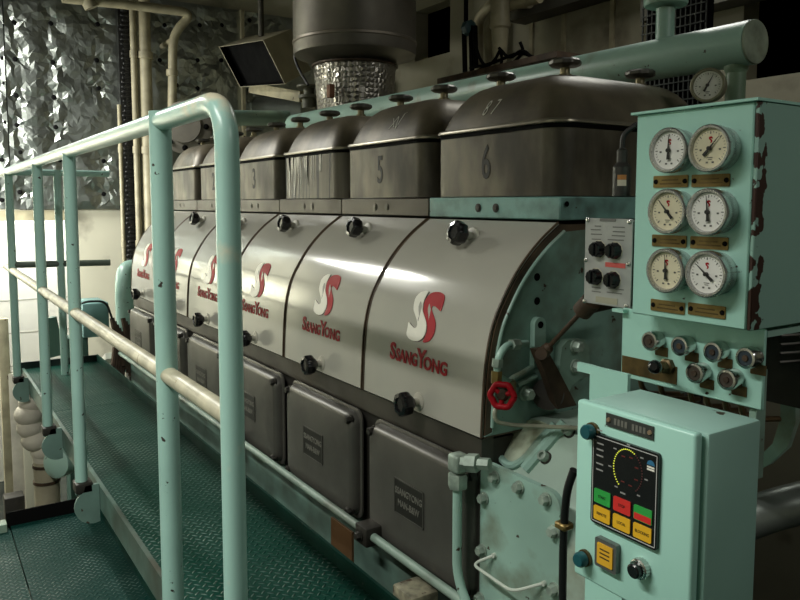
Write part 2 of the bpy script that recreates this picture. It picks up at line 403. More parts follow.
q = P(172, 40, 0, XP + .1); mb.cyl(q, (XW + .001, q.y, q.z), .02); mb.cyl(P(88, 0, 0, XP + .15), P(92, 8, 0, XP + .15), .05); mb.cyl(P(172, 70, 0, XP + .1), P(172, 76, 0, XP + .1), .042)
tag(mb.build('bent_pipe', cream_pipe), 'cream pipe running across the top and bending down over the foil', 'pipe')

# ------------------------------------------------------------------ railing
YR = .40; PR = .0185
def worn_rail():
    m, nt, b = base_mat('mint_rail_worn_on_top'); N, L = nt.nodes, nt.links
    g = N.new('ShaderNodeNewGeometry'); sx = N.new('ShaderNodeSeparateXYZ'); L.new(g.outputs['Position'], sx.inputs[0])
    n = N.new('ShaderNodeTexNoise'); n.inputs['Scale'].default_value = 14; n.inputs['Detail'].default_value = 5; L.new(g.outputs['Position'], n.inputs['Vector'])
    r1 = N.new('ShaderNodeMapRange'); r1.inputs['From Min'].default_value = .93; r1.inputs['From Max'].default_value = 1.04; r1.inputs['To Min'].default_value = -.25; r1.inputs['To Max'].default_value = -.04; L.new(sx.outputs[2], r1.inputs['Value'])
    r2 = N.new('ShaderNodeMapRange'); r2.inputs['From Min'].default_value = -1.45; r2.inputs['From Max'].default_value = -1.08; r2.inputs['To Min'].default_value = -.10; r2.inputs['To Max'].default_value = .17; L.new(sx.outputs[0], r2.inputs['Value'])
    a = N.new('ShaderNodeMath'); L.new(r1.outputs[0], a.inputs[0]); L.new(r2.outputs[0], a.inputs[1])
    a2 = N.new('ShaderNodeMath'); L.new(a.outputs[0], a2.inputs[0]); L.new(n.outputs['Fac'], a2.inputs[1])
    f = N.new('ShaderNodeMapRange'); f.inputs['From Min'].default_value = .5; f.inputs['From Max'].default_value = .68; L.new(a2.outputs[0], f.inputs['Value'])
    mx = N.new('ShaderNodeMix'); mx.data_type = 'RGBA'; L.new(f.outputs[0], mx.inputs['Factor'])
    mx.inputs['A'].default_value = (.36, .58, .51, 1); mx.inputs['B'].default_value = (.66, .62, .46, 1)
    L.new(mx.outputs['Result'], b.inputs['Base Color']); b.inputs['Roughness'].default_value = .3; return m
rail_top = worn_rail()
root = thing('safety_railing', (-2.6, YR, 0), 'mint green tubular safety railing along the walkway with worn cream rails', 'railing')
ZT = 1.034
q_bend = P(230, 300, 1, YR).x
# top rail with its end bent down into the last post
MB().tube([(P(-4, 300, 1, YR).x, YR, ZT), (q_bend, YR, ZT), (q_bend, YR, .0)], PR, 22, .075, 10).build('top_rail', rail_top, root)
mb = MB()
xs = [P(14, 300, 1, YR).x, P(42.5, 300, 1, YR).x, P(74.5, 300, 1, YR).x, P(165, 300, 1, YR).x]
zm = .548
lab(MB().tube([(xs[0] - .30, YR, zm), (q_bend, YR, zm)], .0165, 18).build('middle_rail', cream_rail, root), 'worn cream middle rail')
for i, x in enumerate(xs):
    MB().cyl((x, YR, -.02), (x, YR, ZT + (.018 if i == 3 else -.004)), PR * (1.12 if i == 3 else 1), 22).build('post', mint_rail, root)
# end rails across the far end of the walkway
lab(MB().tube([(xs[0], YR, P(60, 173, 0, xs[0]).z), P(109, 174, 0, xs[0])], .016, 14).build('end_rail', mint_rail, root), 'upper rail across the walkway end')
lab(MB().tube([(xs[0], YR, P(60, 263, 0, xs[0]).z), P(110, 262.5, 0, xs[0])], .0165, 14).build('end_rail', mat('dark_worn_rail', (.12, .15, .12), .4, var=.2), root), 'dark lower rail across the walkway end')
q = P(60.5, 260, 0, xs[0]); MB().cyl((xs[0], q.y, -.02), (xs[0], q.y, P(58, 170, 0, xs[0]).z), PR, 18).build('post', mint_rail, root)
# rounded foot lugs welded to the walkway edge
for x in xs[:3]:
    MB().prism([(.445, .012), (.405, .012)] + [(.428 + .056 * cos(t), -.055 + .056 * sin(t)) for t in [radians(120 + 15 * k) for k in range(11)]] + [(.445, -.108)], lambda u, v, n: V((x + .022 + n, u, v)), .012).build('foot_lug', MATS['dull_green_lug'] if 'dull_green_lug' in MATS else mat('dull_green_lug', (.17, .28, .24), .45, var=.2, chip=.4, cscale=40), root)
    MB().box((x - .026, YR - .022, -.012), (x + .034, YR + .028, .02), .004).build('foot_clamp', engine_m, root)

# ------------------------------------------------------------------ walkway
YK = .825; WX0, WX1 = P(25, 369, 2, 0).x, .35
root = thing('steel_walkway', (-2.2, .6, -.06), 'dark green checker plate walkway with raised kick plate beside the engine', 'walkway')
seam = P(150, 398, 2, 0).x
for a, b in ((WX0, seam), (seam + .004, WX1)): MB().box((a, YR + .059, -.008), (b, YK - .004, 0)).build('deck_plate', deck_m, root)
MB().box((WX0, YK - .003, -.03), (WX1, YK + .004, .038)).build('kick_plate', green_dark, root)
MB().box((WX0 - .006, YR + .03, -.03), (WX0, YK + .004, .036)).build('end_kick_plate', mat('near_black_green', (.004, .016, .013), .5, var=.2), root)
lab(MB().box((WX0, YR + .046, -.07), (WX1, YR + .058, .006)).build('edge_beam', mat('dirty_green_beam', (.11, .19, .155), .4, var=.25, vscale=10, chip=.3, grime=.4), root), 'dirty green edge beam')
MB().box((WX0, YK - .06, -.16), (WX1, YK - .03, -.01)).build('bearer', engine_m, root)
# ------------------------------------------------------------------ lower platform
ZP = -.36
fa = P(40, 520, 2, ZP).x; jy = [P(9, 524, 2, ZP), P(31, 600, 2, ZP)]; jy = (jy[0].y + jy[1].y) / 2
root = thing('lower_platform', (-1.6, .1, ZP), 'worn green checker plate landing with black kick plate at lower left', 'platform')
ry = P(150, 598, 2, ZP).y
MB().box((fa, -1.3, ZP - .008), (1.6, jy, ZP)).build('deck_plate', deck2_m, root)
MB().box((fa, jy + .004, ZP - .008), (1.6, ry, ZP)).build('deck_plate', deck2_m, root)
lab(MB().box((fa - .006, jy - .01, ZP - .05), (fa, ry + .005, ZP + .055)).build('end_kick_plate', black_m, root), 'black end kick plate')
MB().box((fa - .004, -1.3, ZP - .05), (fa + .05, jy - .012, ZP + .03)).build('end_grating', mint_worn, root)
MB().box((fa, ry + .001, ZP - .05), (1.6, ry + .008, ZP + .02)).build('side_plate', green_dark, root)
MB().box((fa, ry + .02, ZP - .10), (1.6, ry + .06, ZP - .05)).build('side_channel', engine_m, root)

# ------------------------------------------------------------------ engine body
XE = -1.161; PITCH = .4915; N6 = 6
PROF = [(.96, .396), (.9625, .46), (.967, .53), (.975, .585), (.990, .637), (1.014, .682), (1.04, .722), (1.075, .763), (1.118, .802), (1.169, .838)]
def resample(p, n):
    out = []
    q = [V((*a, 0)) for a in p]; q = [q[0] * 2 - q[1]] + q + [q[-1] * 2 - q[-2]]
    for i in range(1, len(q) - 2):
        for k in range(6):
            t = k / 6; a, b, c, d = q[i-1:i+3]
            out.append(.5 * ((2 * b) + (c - a) * t + (2 * a - 5 * b + 4 * c - d) * t * t + (3 * b - a - 3 * c + d) * t ** 3))
    out.append(q[-2]); return [(v.x, v.y) for v in out]
PR_ = resample(PROF, 60)
CS = [0]
for a, b in zip(PR_, PR_[1:]): CS.append(CS[-1] + math.hypot(b[0] - a[0], b[1] - a[1]))
def cov(X, s, n=0.):
    i = 0
    while i < len(CS) - 2 and CS[i + 1] < s: i += 1
    a, b = PR_[i], PR_[i + 1]; L = CS[i + 1] - CS[i]; t = (s - CS[i]) / L
    # smooth normal
    j0, j1 = max(0, i - 1), min(len(PR_) - 1, i + 2)
    d = V((PR_[j1][0] - PR_[j0][0], PR_[j1][1] - PR_[j0][1])).normalized(); nn = V((-d.y, d.x))
    return V((X, a[0] + (b[0] - a[0]) * t + nn.x * n, a[1] + (b[1] - a[1]) * t + nn.y * n))
XF = XE - PITCH * N6
eng = thing('diesel_engine', (-2.6, 1.4, -1.65), 'long six cylinder marine diesel engine block painted mint green at its near end', 'engine')
MB().box((XF + .01, .975, -.75), (XE - .012, 1.72, .385)).build('crankcase', engine_m, eng)
lab(MB().box((XF - .04, .955, -1.64), (XE - .014, 1.8, .034), .006).build('base_frame', mat('shaded_base_green', (.13, .22, .18), .5, var=.3, grime=.6), eng), 'green base frame darkened for the shade below the doors')  # mint darkened in its colour for the shade below the doors
lab(MB().box((P(333, 523, 1, .955).x, .948, P(343, 556, 1, .955).z), (P(354, 555, 1, .955).x, .956, P(343, 524, 1, .955).z)).build('patch_plate', mat('brown_primer', (.12, .06, .02), .6), eng), 'brown primed plate on the base frame')
ch = MB(); inner = [(c.y, c.z) for c in (cov(0, s_, -.0065) for s_ in CS)]
sec = inner + [(1.62, .838), (1.62, .39)]
ch.loft([[V((x, y, z)) for y, z in sec] for x in (XF + .01, XE + .002)]).build('camshaft_housing', seam_m, eng)
MB().box((XF + .02, .968, .338), (XE - .01, 1.0, .39)).build('door_rail', mat('greasy_rail', (.08, .072, .058), .42, metal=.3, var=.3, grime=.4), eng)
# head plates
YS = 1.172
for i in range(N6):
    x1 = XE - i * PITCH; x0 = x1 - PITCH + .003
    m = mint_worn if i == 0 else strip_m
    mb = MB().box((x0, YS, .8425), (x1, 1.66, .894), .003, 1)
    o = mb.build('head_plate', m if i else mat('mint_head_plate', (.27, .50, .46), .4, var=.15, chip=.3, cscale=30, grime=.45, gscale=9), eng)
    if i == 0: lab(o, 'mint painted head plate under the nearest rocker box')
    cx = P(487, 209, 1, YS).x - i * PITCH + .0
    for k in (-.033, .033):
        hb = MB().lathe((cx + k, YS + .0005, .868), (0, -1, 0), [(.011, 0), (.011, .002), (.008, .0025)], 14); hb.lathe((cx + k, YS - .002, .868), (0, -1, 0), [(.0065, 0), (.0065, .0015)], 10)
        hb.build('tapped_hole', steelbolt if i else engine_m, eng)
# green end plate
ep = [(c.y, c.z) for c in (cov(0, s_, -.025) for s_ in CS[1:])] + [(1.62, .842), (1.62, .40), (.964, .40)]
MB().prism(ep, lambda u, v, n: V((XE - .012 + n, u, v)), .016).build('end_plate', mat('mint_end_plate', (.25, .41, .35), .42, var=.15, vscale=6, chip=.3, cscale=30, grime=.7, gscale=8, grimecol=(.10, .08, .045)), eng)
for x, y, r in ((537, 277, .0085), (537, 301, .0085), (567, 204, .006)):
    q = P(x, y, 0, XE + .004); MB().lathe(q - V((.0008, 0, 0)), (1, 0, 0), [(r, 0), (r, .0015)], 14).build('drilled_hole', black_m, eng)
# end edging of the nearest cover (pale lip)
lip = MB()
lip.tube([cov(XE + .004, s_, -.023) for s_ in CS[2:]], .004, 8); lip.build('edge_lip', mint, eng)
X4 = XE + .006
def ex(x, y, d=0.): return P(x, y, 0, X4 + d)
# strap with a hole
mb = MB(); a, b = ex(536.5, 324), ex(536, 352)
pts = [(cos(t) * .016, sin(t) * .016 ) for t in [pi * k / 8 for k in range(9)]]
poly = [(a.y + u, a.z + v) for u, v in pts] + [(b.y - .016, b.z - .03), (b.y + .016, b.z - .03)]
mb.prism(poly, lambda u, v, n: V((X4 - .002 + n, u, v)), .014).build('slotted_strap', mint, eng)
MB().lathe(a + V((.012, 0, 0)), (1, 0, 0), [(.0075, 0), (.0075, .0015)], 12).build('strap_hole', black_m, eng)
# side cover with bolts
poly = [ex(x, y) for x, y in ((552, 392), (553, 372), (556, 346), (562, 339), (577, 338), (583, 346), (584, 374), (574, 378), (566, 384), (562, 394))]
MB().prism([(q.y, q.z) for q in poly], lambda u, v, n: V((X4 - .002 + n, u, v)), .02).build('side_cover', mint_worn, eng)
for x, y in ((575, 346), (575, 366)): MB().hexbolt(ex(x, y, .018), (1, 0, 0), .0125, .016).build('bolt', bolt_m, eng)
mb = MB()      # curved ribs
mb.tube([ex(506, 386, .006), ex(512, 378, .006), ex(524, 372, .006), ex(532, 367, .006)], .006, 8, .02); mb.tube([ex(517, 385, .006), ex(536, 376, .006)], .006, 8)
mb.build('curved_rib', mint, eng)
MB().hexbolt(ex(524, 393, .0), (1, 0, 0), .013, .02).build('bolt', bolt_m, eng)
# near end housing
HX0, HX1 = XE - .005, -.80
lower = MB(); YH = .962
z0 = P(515, 470, 1, YH).z
lower.box((HX0, YH, -1.2), (HX1, 1.30, .255), .012, 2)
lower.build('end_housing', mat('mint_end_casting', (.46, .60, .51), .42, var=.12, vscale=5, chip=.25, cscale=30, grime=.35, gscale=6, grimecol=(.16, .11, .04)), eng)
# sloping shoulder above the housing
sh = MB()
def shp(x, t): # t=0 front-bottom .. 1 top-back
    return V((x, YH + .006 + t * .12, .25 + t * .17))
prof = [shp(0, 0), shp(0, 1), V((0, 1.28, .42)), V((0, 1.28, .25))]
sh.loft([[V((x, p.y, p.z)) for p in prof] for x in (HX0 + .012, HX1 - .01)])
sh.build('housing_shoulder', MATS['mint_end_casting'], eng)
sn = V((0, -.17, .12)).normalized(); su = V((0, .12, .17)).normalized()
def slope(x, y, n=0.):
    r = ray(x, y); o = shp(0, 0); t = (o - CAM).dot(sn) / r.dot(sn); return CAM + r * t + sn * n
rim = MB(); out = [(499, 424), (496, 440), (498, 455), (508, 465), (514, 467), (526, 460), (540, 442), (556, 425)]
rim.tube([slope(x, y, .004) for x, y in out], .0085, 8, .02); rim.tube([slope(x, y, .003) for x, y in ((526, 470), (546, 447), (566, 424))], .013, 8)
rim.build('casting_rib', mint, eng)
pk = MB().prism([(x, y) for x, y in ((500, 424), (498, 440), (500, 454), (509, 463), (514, 464), (525, 457), (538, 441), (551, 426), (540, 421), (510, 421))], lambda u, v, n: slope(u, v, .001 + n), .002)
pk.build('casting_pocket', mat('mint_pocket', (.58, .66, .50), .45, var=.15, vscale=12, grime=.4, gscale=14, grimecol=(.2, .14, .05)), eng)
for x, y in ((546, 458), (570, 432)):
    b = MB().lathe(slope(x, y, 0), sn, [(.0135, 0), (.0135, .003)], 16).build('bolt_seat', engine_m, eng)
    MB().lathe(slope(x, y, .002), sn, [(.0105, 0), (.0105, .014), (.006, .0145), (.006, .008)], 16).build('socket_bolt', bolt_m, eng)
# bolted access plate
a, b, c = P(482, 487, 1, YH - .01), P(562, 512, 1, YH - .01), P(499, 468, 1, YH - .01)
ax0, ax1, az1 = a.x, P(561, 530, 1, YH - .01).x, P(505, 469.5, 1, YH - .01).z
w, h = ax1 - ax0, .62; acx, acz = (ax0 + ax1) / 2, az1 - h / 2
MB().prism(rrect(w, h, .028), face_y(acx, acz, YH - .002), .012).build('access_plate', mint, eng)
for x, y in ((496, 477), (520, 487), (547, 499), (485, 498), (555, 531), (483, 550), (555, 589), (481, 598)):
    MB().hexbolt(P(x, y, 1, YH - .014), (0, -1, 0), .0102, .013).build('bolt', bolt_m, eng)
ya = YH - .014
h0, h1 = P(495, 555, 1, ya), P(545, 583, 1, ya)
mb = MB().tube([h0, P(472, 564, 1, ya - .035), P(512, 592, 1, ya - .045), h1], .0032, 8, .02)
for q in (h0, h1): mb.lathe(q, (0, -1, 0), [(.005, 0), (.005, .006)], 10)
lab(mb.build('wire_handle', mat('pale_wire', (.6, .66, .58), .4, var=.1), eng), 'bent wire handle on the access plate')
# far end of the engine
MB().box((XF - .26, 1.1, -.7), (XF + .0, 1.6, .62), .03, 3).build('far_end_casing', mat('dirty_mint', (.16, .26, .20), .5, var=.3, grime=.6, chip=.5), eng)
# turbo flange disc seen over the far rocker boxes
q = P(187, 128, 1, 1.45)
mb = MB().lathe(q, V((.8, -.55, .1)), [(.16, 0), (.165, .01), (.165, .03), (.15, .035)], 28)
mb.lathe(q, V((.8, -.55, .1)), [(.10, .035), (.10, .05)], 24)
x_, y_, d_ = ortho(V((.8, -.55, .1)))
mb.build('turbocharger_flange', mat('grey_casting', (.24, .22, .18), .5, metal=.2, var=.2), eng)
for k in range(8):
    aa = 2 * pi * k / 8; MB().hexbolt(q + d_ * .034 + (x_ * cos(aa) + y_ * sin(aa)) * .13, d_, .014, .018).build('flange_bolt', black_m, eng)
MB().cyl(q - d_ * .35, q, .12, 24).build('turbocharger_casing', rocker_m, eng)
# pipe on brackets along the base
mb = MB(); YP = .905
p0, p1 = P(187, 413, 1, YP), P(470, 600, 1, YP)
zpp = (P(245, 448, 1, YP).z + P(430, 572, 1, YP).z) / 2

# ------------------------------------------------------------------ camshaft covers
ORD = ['nearest', 'second', 'third', 'fourth', 'fifth', 'farthest']
EMW = [(-0.0143,0.285),(-0.0289,0.2844),(-0.0465,0.2766),(-0.0543,0.2631),(-0.0507,0.2457),(-0.0449,0.2327),(-0.0316,0.221),(-0.0199,0.2092),(-0.0159,0.1995),(-0.02,0.1927),(-0.0283,0.1924),(-0.0412,0.1973),(-0.0543,0.2045),(-0.0533,0.1888),(-0.0548,0.1731),(-0.0428,0.1647),(-0.0227,0.1616),(-0.0041,0.1637),(0.0126,0.1732),(0.0208,0.1864),(0.0205,0.2016),(0.0142,0.2138),(-0.0001,0.2273),(-0.01,0.237),(-0.0155,0.2501),(-0.0175,0.2641),(-0.0159,0.2762)]
EMR = [(0.0081,0.2846),(0.0283,0.2868),(0.0462,0.2833),(0.055,0.275),(0.0595,0.2572),(0.0594,0.2413),(0.0475,0.2465),(0.0322,0.2514),(0.0226,0.2516),(0.021,0.2453),(0.031,0.2356),(0.0456,0.2224),(0.0531,0.2105),(0.0547,0.1936),(0.049,0.18),(0.0389,0.17),(0.0218,0.1643),(0.0141,0.1661),(0.0226,0.1781),(0.0267,0.1916),(0.0239,0.2042),(0.0147,0.2161),(-0.0009,0.2294),(-0.0081,0.2417),(-0.013,0.2575),(-0.0094,0.2722),(-0.0032,0.2796)]
def black_knob(base, d, parent, r=.026, stand=.036, collar=True):
    d = V(d).normalized()
    k = MB().lathe(base + d * (stand * .45), d, [(r * .5, 0), (r * .62, .004), (r * .95, .012), (r, .018), (r, .030), (r * .93, .036), (r * .62, .038), (r * .55, .034)], 40, 8, .10)
    o = k.build('hand_knob', black_pl, parent)
    if collar: MB().lathe(base, d, [(r * .8, -.004), (r * .72, .002), (r * .34, .004), (r * .34, stand * .5)], 20).build('knob_boss', mat('pale_boss', (.5, .48, .4), .4), o)
    return o
def soften(poly):
    out = []
    n = len(poly)
    for i in range(n):
        a, b = poly[i], poly[(i + 1) % n]; out += [(a[0]*.8 + b[0]*.2, a[1]*.8 + b[1]*.2), (a[0]*.2 + b[0]*.8, a[1]*.2 + b[1]*.8)]
    return out
for i in range(N6):
    xc = -1.404 - PITCH * i + .001; hw = PITCH / 2 - .006
    extra = {0: 'beside the red valve', 1: 'second from the near end', 2: 'third from the near end', 3: 'fourth one, just right of the last post', 4: 'fifth, between the two nearest posts', 5: 'farthest, beside green elbow pipe'}[i]
    root = thing('camshaft_cover', (xc, .96, .396), 'curved cream metal engine cover with red lettering, ' + extra, 'engine cover', 'cream camshaft covers along the engine side')
    mb = MB(); outer = [cov(0, CS[k] if 0 < k < len(CS)-1 else (.0005 if k == 0 else CS[-1] - .0005), .0) for k in range(len(PR_))]; inn = [cov(0, CS[k], -.005) for k in range(len(PR_))]
    sec = [(p.y, p.z) for p in outer] + [(p.y, p.z) for p in reversed(inn)]
    mb.loft([[V((x, y, z)) for y, z in sec] for x in (xc - hw, xc + hw)]); mb.build('cover_shell', cover_m, root)
    # rolled edge beads
    for x in (xc - hw, xc + hw): lab(MB().tube([cov(x, CS[k], .0) for k in range(0, len(PR_), 2)], .0028, 6).build('edge_bead', seam_m, root), 'brown stained edge')
    fn = lambda u, s, n: cov(xc + u, s, n)
    em = MB().prism(soften(EMR), lambda u, s, n: fn(u, s, .0006 + n), .0014).build('red_emblem', red, root)
    em = MB().prism(soften(EMW), lambda u, s, n: fn(u, s, .0006 + n), .0014).build('white_emblem', white_e, root)
    es = MB().prism(soften([(u + .004, s - .001) for u, s in EMW]), lambda u, s, n: fn(u, s, .0002 + n), .001).build('emblem_shadow', shadow_edge, em)
    # lettering: large S and Y with small capitals between
    lt = MB()
    for t, u, sz, v in (('S', -.106, .054, .1235), ('SANG', -.0455, .040, .118), ('Y', .0150, .058, .1245), ('ONG', .0705, .040, .118)):
        b = text_bm(t, sz, lambda x, y, n, u=u, v=v: fn(u + x, v + y, .0004 + n), bold=.036, thick=.0012, sx={'S': 1.0, 'SANG': .86, 'Y': .92, 'ONG': .98}[t])
        me = bpy.data.meshes.new('x'); b.bm.to_mesh(me); b.bm.free(); lt.bm.from_mesh(me); bpy.data.meshes.remove(me)
    lab(lt.build('raised_lettering', red, root), 'red raised lettering')
    black_knob(cov(xc + .008, .452), V((0, -1, .22)), root, .030, .045)
    black_knob(cov(xc + .012, .026), V((0, -1, 0)), root, .0285, .040)

# ------------------------------------------------------------------ rocker covers
RZ0, RZ1, RZT = .8955, 1.062, 1.188
RY0, RY1 = 1.176, 1.735
LID = [(0, 0), (.010, .025), (.022, .050), (.036, .072), (.052, .090), (.071, .104), (.096, .114), (.13, .119), (.18, .122)]
def lid_inset(h):
    for (a, b), (c, d) in zip(LID, LID[1:]):
        if h <= d: return a + (c - a) * (h - b) / (d - b)
    return LID[-1][0]
for i in range(N6):
    x1 = -1.172 - PITCH * i; x0 = x1 - .468; xc = (x0 + x1) / 2; yc = (RY0 + RY1) / 2; w, h = x1 - x0, RY1 - RY0
    lbl = {0: 'grey brown rocker box with stencilled 6 and chalked 87, at the near end', 1: 'grey brown rocker box stencilled 5, second from the near end',
           2: 'rocker box with black oil drips down its front, third from the near end', 3: 'grey brown rocker box with a faint 3, just right of the nearest post',
           4: 'grey brown rocker box mostly hidden behind the bent end of the handrail', 5: 'farthest grey brown rocker box, seen between the two nearest posts'}[i]
    root = thing('rocker_box', (xc, yc, RZ0), lbl, 'rocker box', 'rocker boxes along the top of the engine')
    def ring(inset, z, rc): return [V((xc + u, yc + v, z)) for u, v in rrect(w - 2 * inset, h - 2 * inset, rc)]
    MB().loft([ring(.0, RZ0 + .0005, .055), ring(.0, RZ1 - .03, .055), ring(.0, RZ1 - .0165, .055)]).build('lower_box', rocker_drip if i == 2 else rocker_low, root)
    MB().loft([ring(-.002, RZ1 - .0165, .056), ring(-.002, RZ1 - .0065, .056)]).build('gasket', black_m, root)
    lab(MB().loft([ring(-.004, RZ1 - .0065, .058), ring(-.007, RZ1 - .005, .06), ring(-.007, RZ1, .06), ring(-.004, RZ1 + .004, .058)]).build('rim_flange', mat('bare_rim', (.40, .36, .28), .32, metal=.6, var=.2), root), 'bare metal rim')
    rr = [ring(.002 + ins, RZ1 + .004 + hz, max(.035, .07 - ins * .3)) for ins, hz in LID]
    MB().loft(rr).build('domed_lid', rocker_m, root, angle=50)
    lidf = lambda u, v, n: V((xc + u, RY0 + .002 + lid_inset(v) - n - .0012, RZ1 + .004 + v))
    # screw knobs through the lid
    kx = P(568, 70, 2, RZT).x
    spots = [(-.0, .14), (-.235, .14)] + ([(0, h - .10)] if i == 0 else [])
    for dx, dy in ((.085, .165), (-.15, .165), (.085, .44)):
        b = V((xc + dx, RY0 + dy, RZT - .004))
        o = MB().lathe(b + V((0, 0, .022)), (0, 0, 1), [(.014, 0), (.034, .003), (.040, .008), (.040, .015), (.034, .020), (.012, .021)], 40, 10, .07).build('lid_knob', mat('oily_black_knob', (.13, .125, .11), .34, metal=.6), root)
        MB().lathe(b, (0, 0, 1), [(.017, 0), (.017, .006), (.012, .008), (.012, .024)], 16).build('knob_stem', mat('worn_brass_stem', (.30, .26, .16), .35, metal=.7), o)
    num = {0: '6', 1: '5', 3: '3', 4: '2'}.get(i)
    if num:
        u0 = P(486, 168, 1, RY0).x - (-1.172 - .234)
        text_bm(num, .115, face_y(xc + u0, .975, RY0 - .0004), bold=.012, thick=.0008, sx=.62).build('stencilled_number', stencil, root)
    if i == 2:
        dp = MB(); rd = random.Random(5)
        for k in range(26):
            u = -.165 + .27 * rd.random() ** 1.1; w_ = rd.uniform(.002, .0065); L_ = rd.choice([.05, .08, .10, .135, .145]) * rd.uniform(.7, 1.0); u2 = u + rd.uniform(-.003, .003)
            dp.prism([(u - w_, .150), (u + w_, .150), (u2 + w_ * .7, .150 - L_ * .6), (u2 + w_ * .2, .150 - L_), (u2 - w_ * .2, .150 - L_), (u2 - w_ * .8, .150 - L_ * .5)], face_y(xc, RZ0, RY0 - .0004), .0008)
        o = lab(dp.build('oil_drips', mat('wet_black_oil', (.006, .006, .005), .18, var=0), root), 'black oil drips'); o['kind'] = 'stuff'
    if i == 0:
        u0 = P(491, 100, 1, RY0 + .02).x - xc
        for t, du in (('8', -.016), ('7', .016)):
            text_bm(t, .055, lambda u, v, n, du=du: lidf(u + u0 + du + .25 * v, .045 + v, n), bold=-.014, thick=.0008, sx=.6).build('chalk_mark', chalk, root)
    if i == 1:
        u0 = P(394, 117, 1, RY0 + .02).x - xc
        ck = MB()
        for (a, b) in (((-.02, -.018), (.004, .018)), ((.004, -.014), (-.02, .014)), ((.006, .016), (.016, -.02)), ((.016, -.02), (.03, .024)), ((.03, .024), (.04, .026))):
            ck.prism([(a[0], a[1]), (b[0], b[1]), (b[0] + .003, b[1]), (a[0] + .003, a[1])], lambda u, v, n: lidf(u + u0, .05 + v, n), .0008)
        ck.build('chalk_mark', chalk, root)

# ------------------------------------------------------------------ crankcase doors
DZ1 = .340; DZ0 = P(355, 511, 1, .955).z
DZ0 = .042
for i in range(N6):
    x1 = -1.153 - PITCH * i; x0 = x1 - .428; xc = (x0 + x1) / 2; zc = (DZ0 + DZ1) / 2; w, h = x1 - x0, DZ1 - DZ0
    where = {0: 'nearest of its row, behind the vertical mint pipe', 1: 'second from the near end of the row', 2: 'third from the near end of the row', 3: 'fourth in its row, crossed by the nearest post', 4: 'fifth in its row, between the two nearest posts', 5: 'farthest of its row, at the far end of the engine'}[i]
    root = thing('crankcase_door', (xc, .95, DZ0), 'dark grey pressed steel crankcase door, ' + where, 'engine door', 'crankcase doors along the engine side')
    def ring(inset, y, rc): return [V((xc + u, y, zc + v)) for u, v in rrect(w - 2 * inset, h - 2 * inset, rc)]
    rr = [ring(0, .9605, .03), ring(0, .956, .03), ring(.004, .954, .03)]
    for k in range(7):
        a = radians(90 * k / 6); rr.append(ring(.008 + .017 * (1 - cos(a)), .954 - .026 * sin(a), .032))
    rr.append(ring(.09, .9255, .04))
    MB().loft(rr).build('door_pressing', steel_door, root, angle=50)
    for dx, dz in ((-w/2 + .026, h/2 - .026), (w/2 - .026, h/2 - .026), (-w/2 + .026, -h/2 + .026), (w/2 - .026, -h/2 + .026)):
        MB().hexbolt((xc + dx, .940, zc + dz), (0, -1, 0), .0105, .016).build('bolt', steelbolt, root)
    q = P(410.5, 502, 1, .93); u0, v0 = q.x - (-1.153 - .214), q.z - zc
    f = face_y(xc + u0, zc + v0, .927)
    pl = MB().prism(rrect(.122, .086, .004, 2), f, .0028).build('maker_plate', mat('dark_cast_plate', (.05, .048, .042), .4, metal=.6), root)
    fr = MB()
    for (ww, hh, uu, vv) in ((.122, .003, 0, .0415), (.122, .003, 0, -.0415), (.003, .086, -.0595, 0), (.003, .086, .0595, 0)):
        fr.prism([(uu - ww/2, vv - hh/2), (uu + ww/2, vv - hh/2), (uu + ww/2, vv + hh/2), (uu - ww/2, vv + hh/2)], lambda u, v, n: f(u, v, .0028 + n), .001)
    fr.build('plate_border', MATS['grey_pressed_steel'], pl)
    for t, vv in (('SSANGYONG', .014), ('MAN-B&W', -.014)):
        text_bm(t, .0225, lambda u, v, n, vv=vv: f(u, v + vv, .0028 + n), bold=.01, thick=.0012, sx=.82).build('cast_lettering', mat('worn_cast_letters', (.26, .25, .22), .35, metal=.4), pl)

# ------------------------------------------------------------------ pipes on the engine side
mb = MB().tube([(-4.2, YP, zpp), (p1.x + .4, YP, zpp)], .0105, 14)
rp = thing('fuel_drain_pipe', (-2.2, YP, zpp), 'long thin mint pipe running along the engine below the dark doors', 'pipe')
mb.build('pipe_run', mat('grimy_mint_pipe', (.26, .36, .30), .45, var=.2, grime=.5), rp)
for px, py in ((368, 532), (236, 446)):
    q = P(px, py, 1, YP); c_ = MB().box((q.x - .028, YP - .022, zpp - .024), (q.x + .028, YP + .045, zpp + .024), .005); c_.hexbolt((q.x, YP - .022, zpp), (0, -1, 0), .011, .012)
    c_.build('pipe_clamp', engine_m, rp)
q = P(450, 586, 1, .90)
q = P(416, 592, 1, .875); tag(MB().box((q.x - .05, .845, q.z - .10), (q.x + .03, .915, q.z + .006), .006).build('bracket_block', mat('worn_white_block', (.34, .32, .22), .55, var=.4, vscale=30, chip=.9, cscale=20, grime=.7, grimecol=(.12, .06, .02))), 'rusty worn bracket block beside the kick plate below the long pipe', 'bracket')
rp = thing('oil_pipe', (P(456, 500, 1, .9).x, .9, -.05), 'vertical mint pipe with compression elbow in front of the nearest crankcase door', 'pipe')
pt = P(457.5, 485, 1, .90); pb = P(458, 578, 1, .90); pb = V((pt.x, .90, pb.z))
MB().tube([pt, pb, V((pb.x + .05, .90, pb.z - .06)), V((pb.x + .07, .90, pb.z - .3))], .0098, 16, .04).build('pipe_run', mint, rp)
MB().lathe(pt - V((0, 0, .006)), (0, 0, 1), [(.019, 0), (.021, .004), (.021, .026), (.019, .03)], 6).build('union_nut', bolt_m, rp)
e1 = pt + V((0, 0, .04)); e2 = P(466, 461, 1, .90)
mb = MB().box((pt.x - .016, .884, pt.z + .028), (pt.x + .018, .918, pt.z + .066), .007, 3); mb.build('elbow_body', bolt_m, rp)
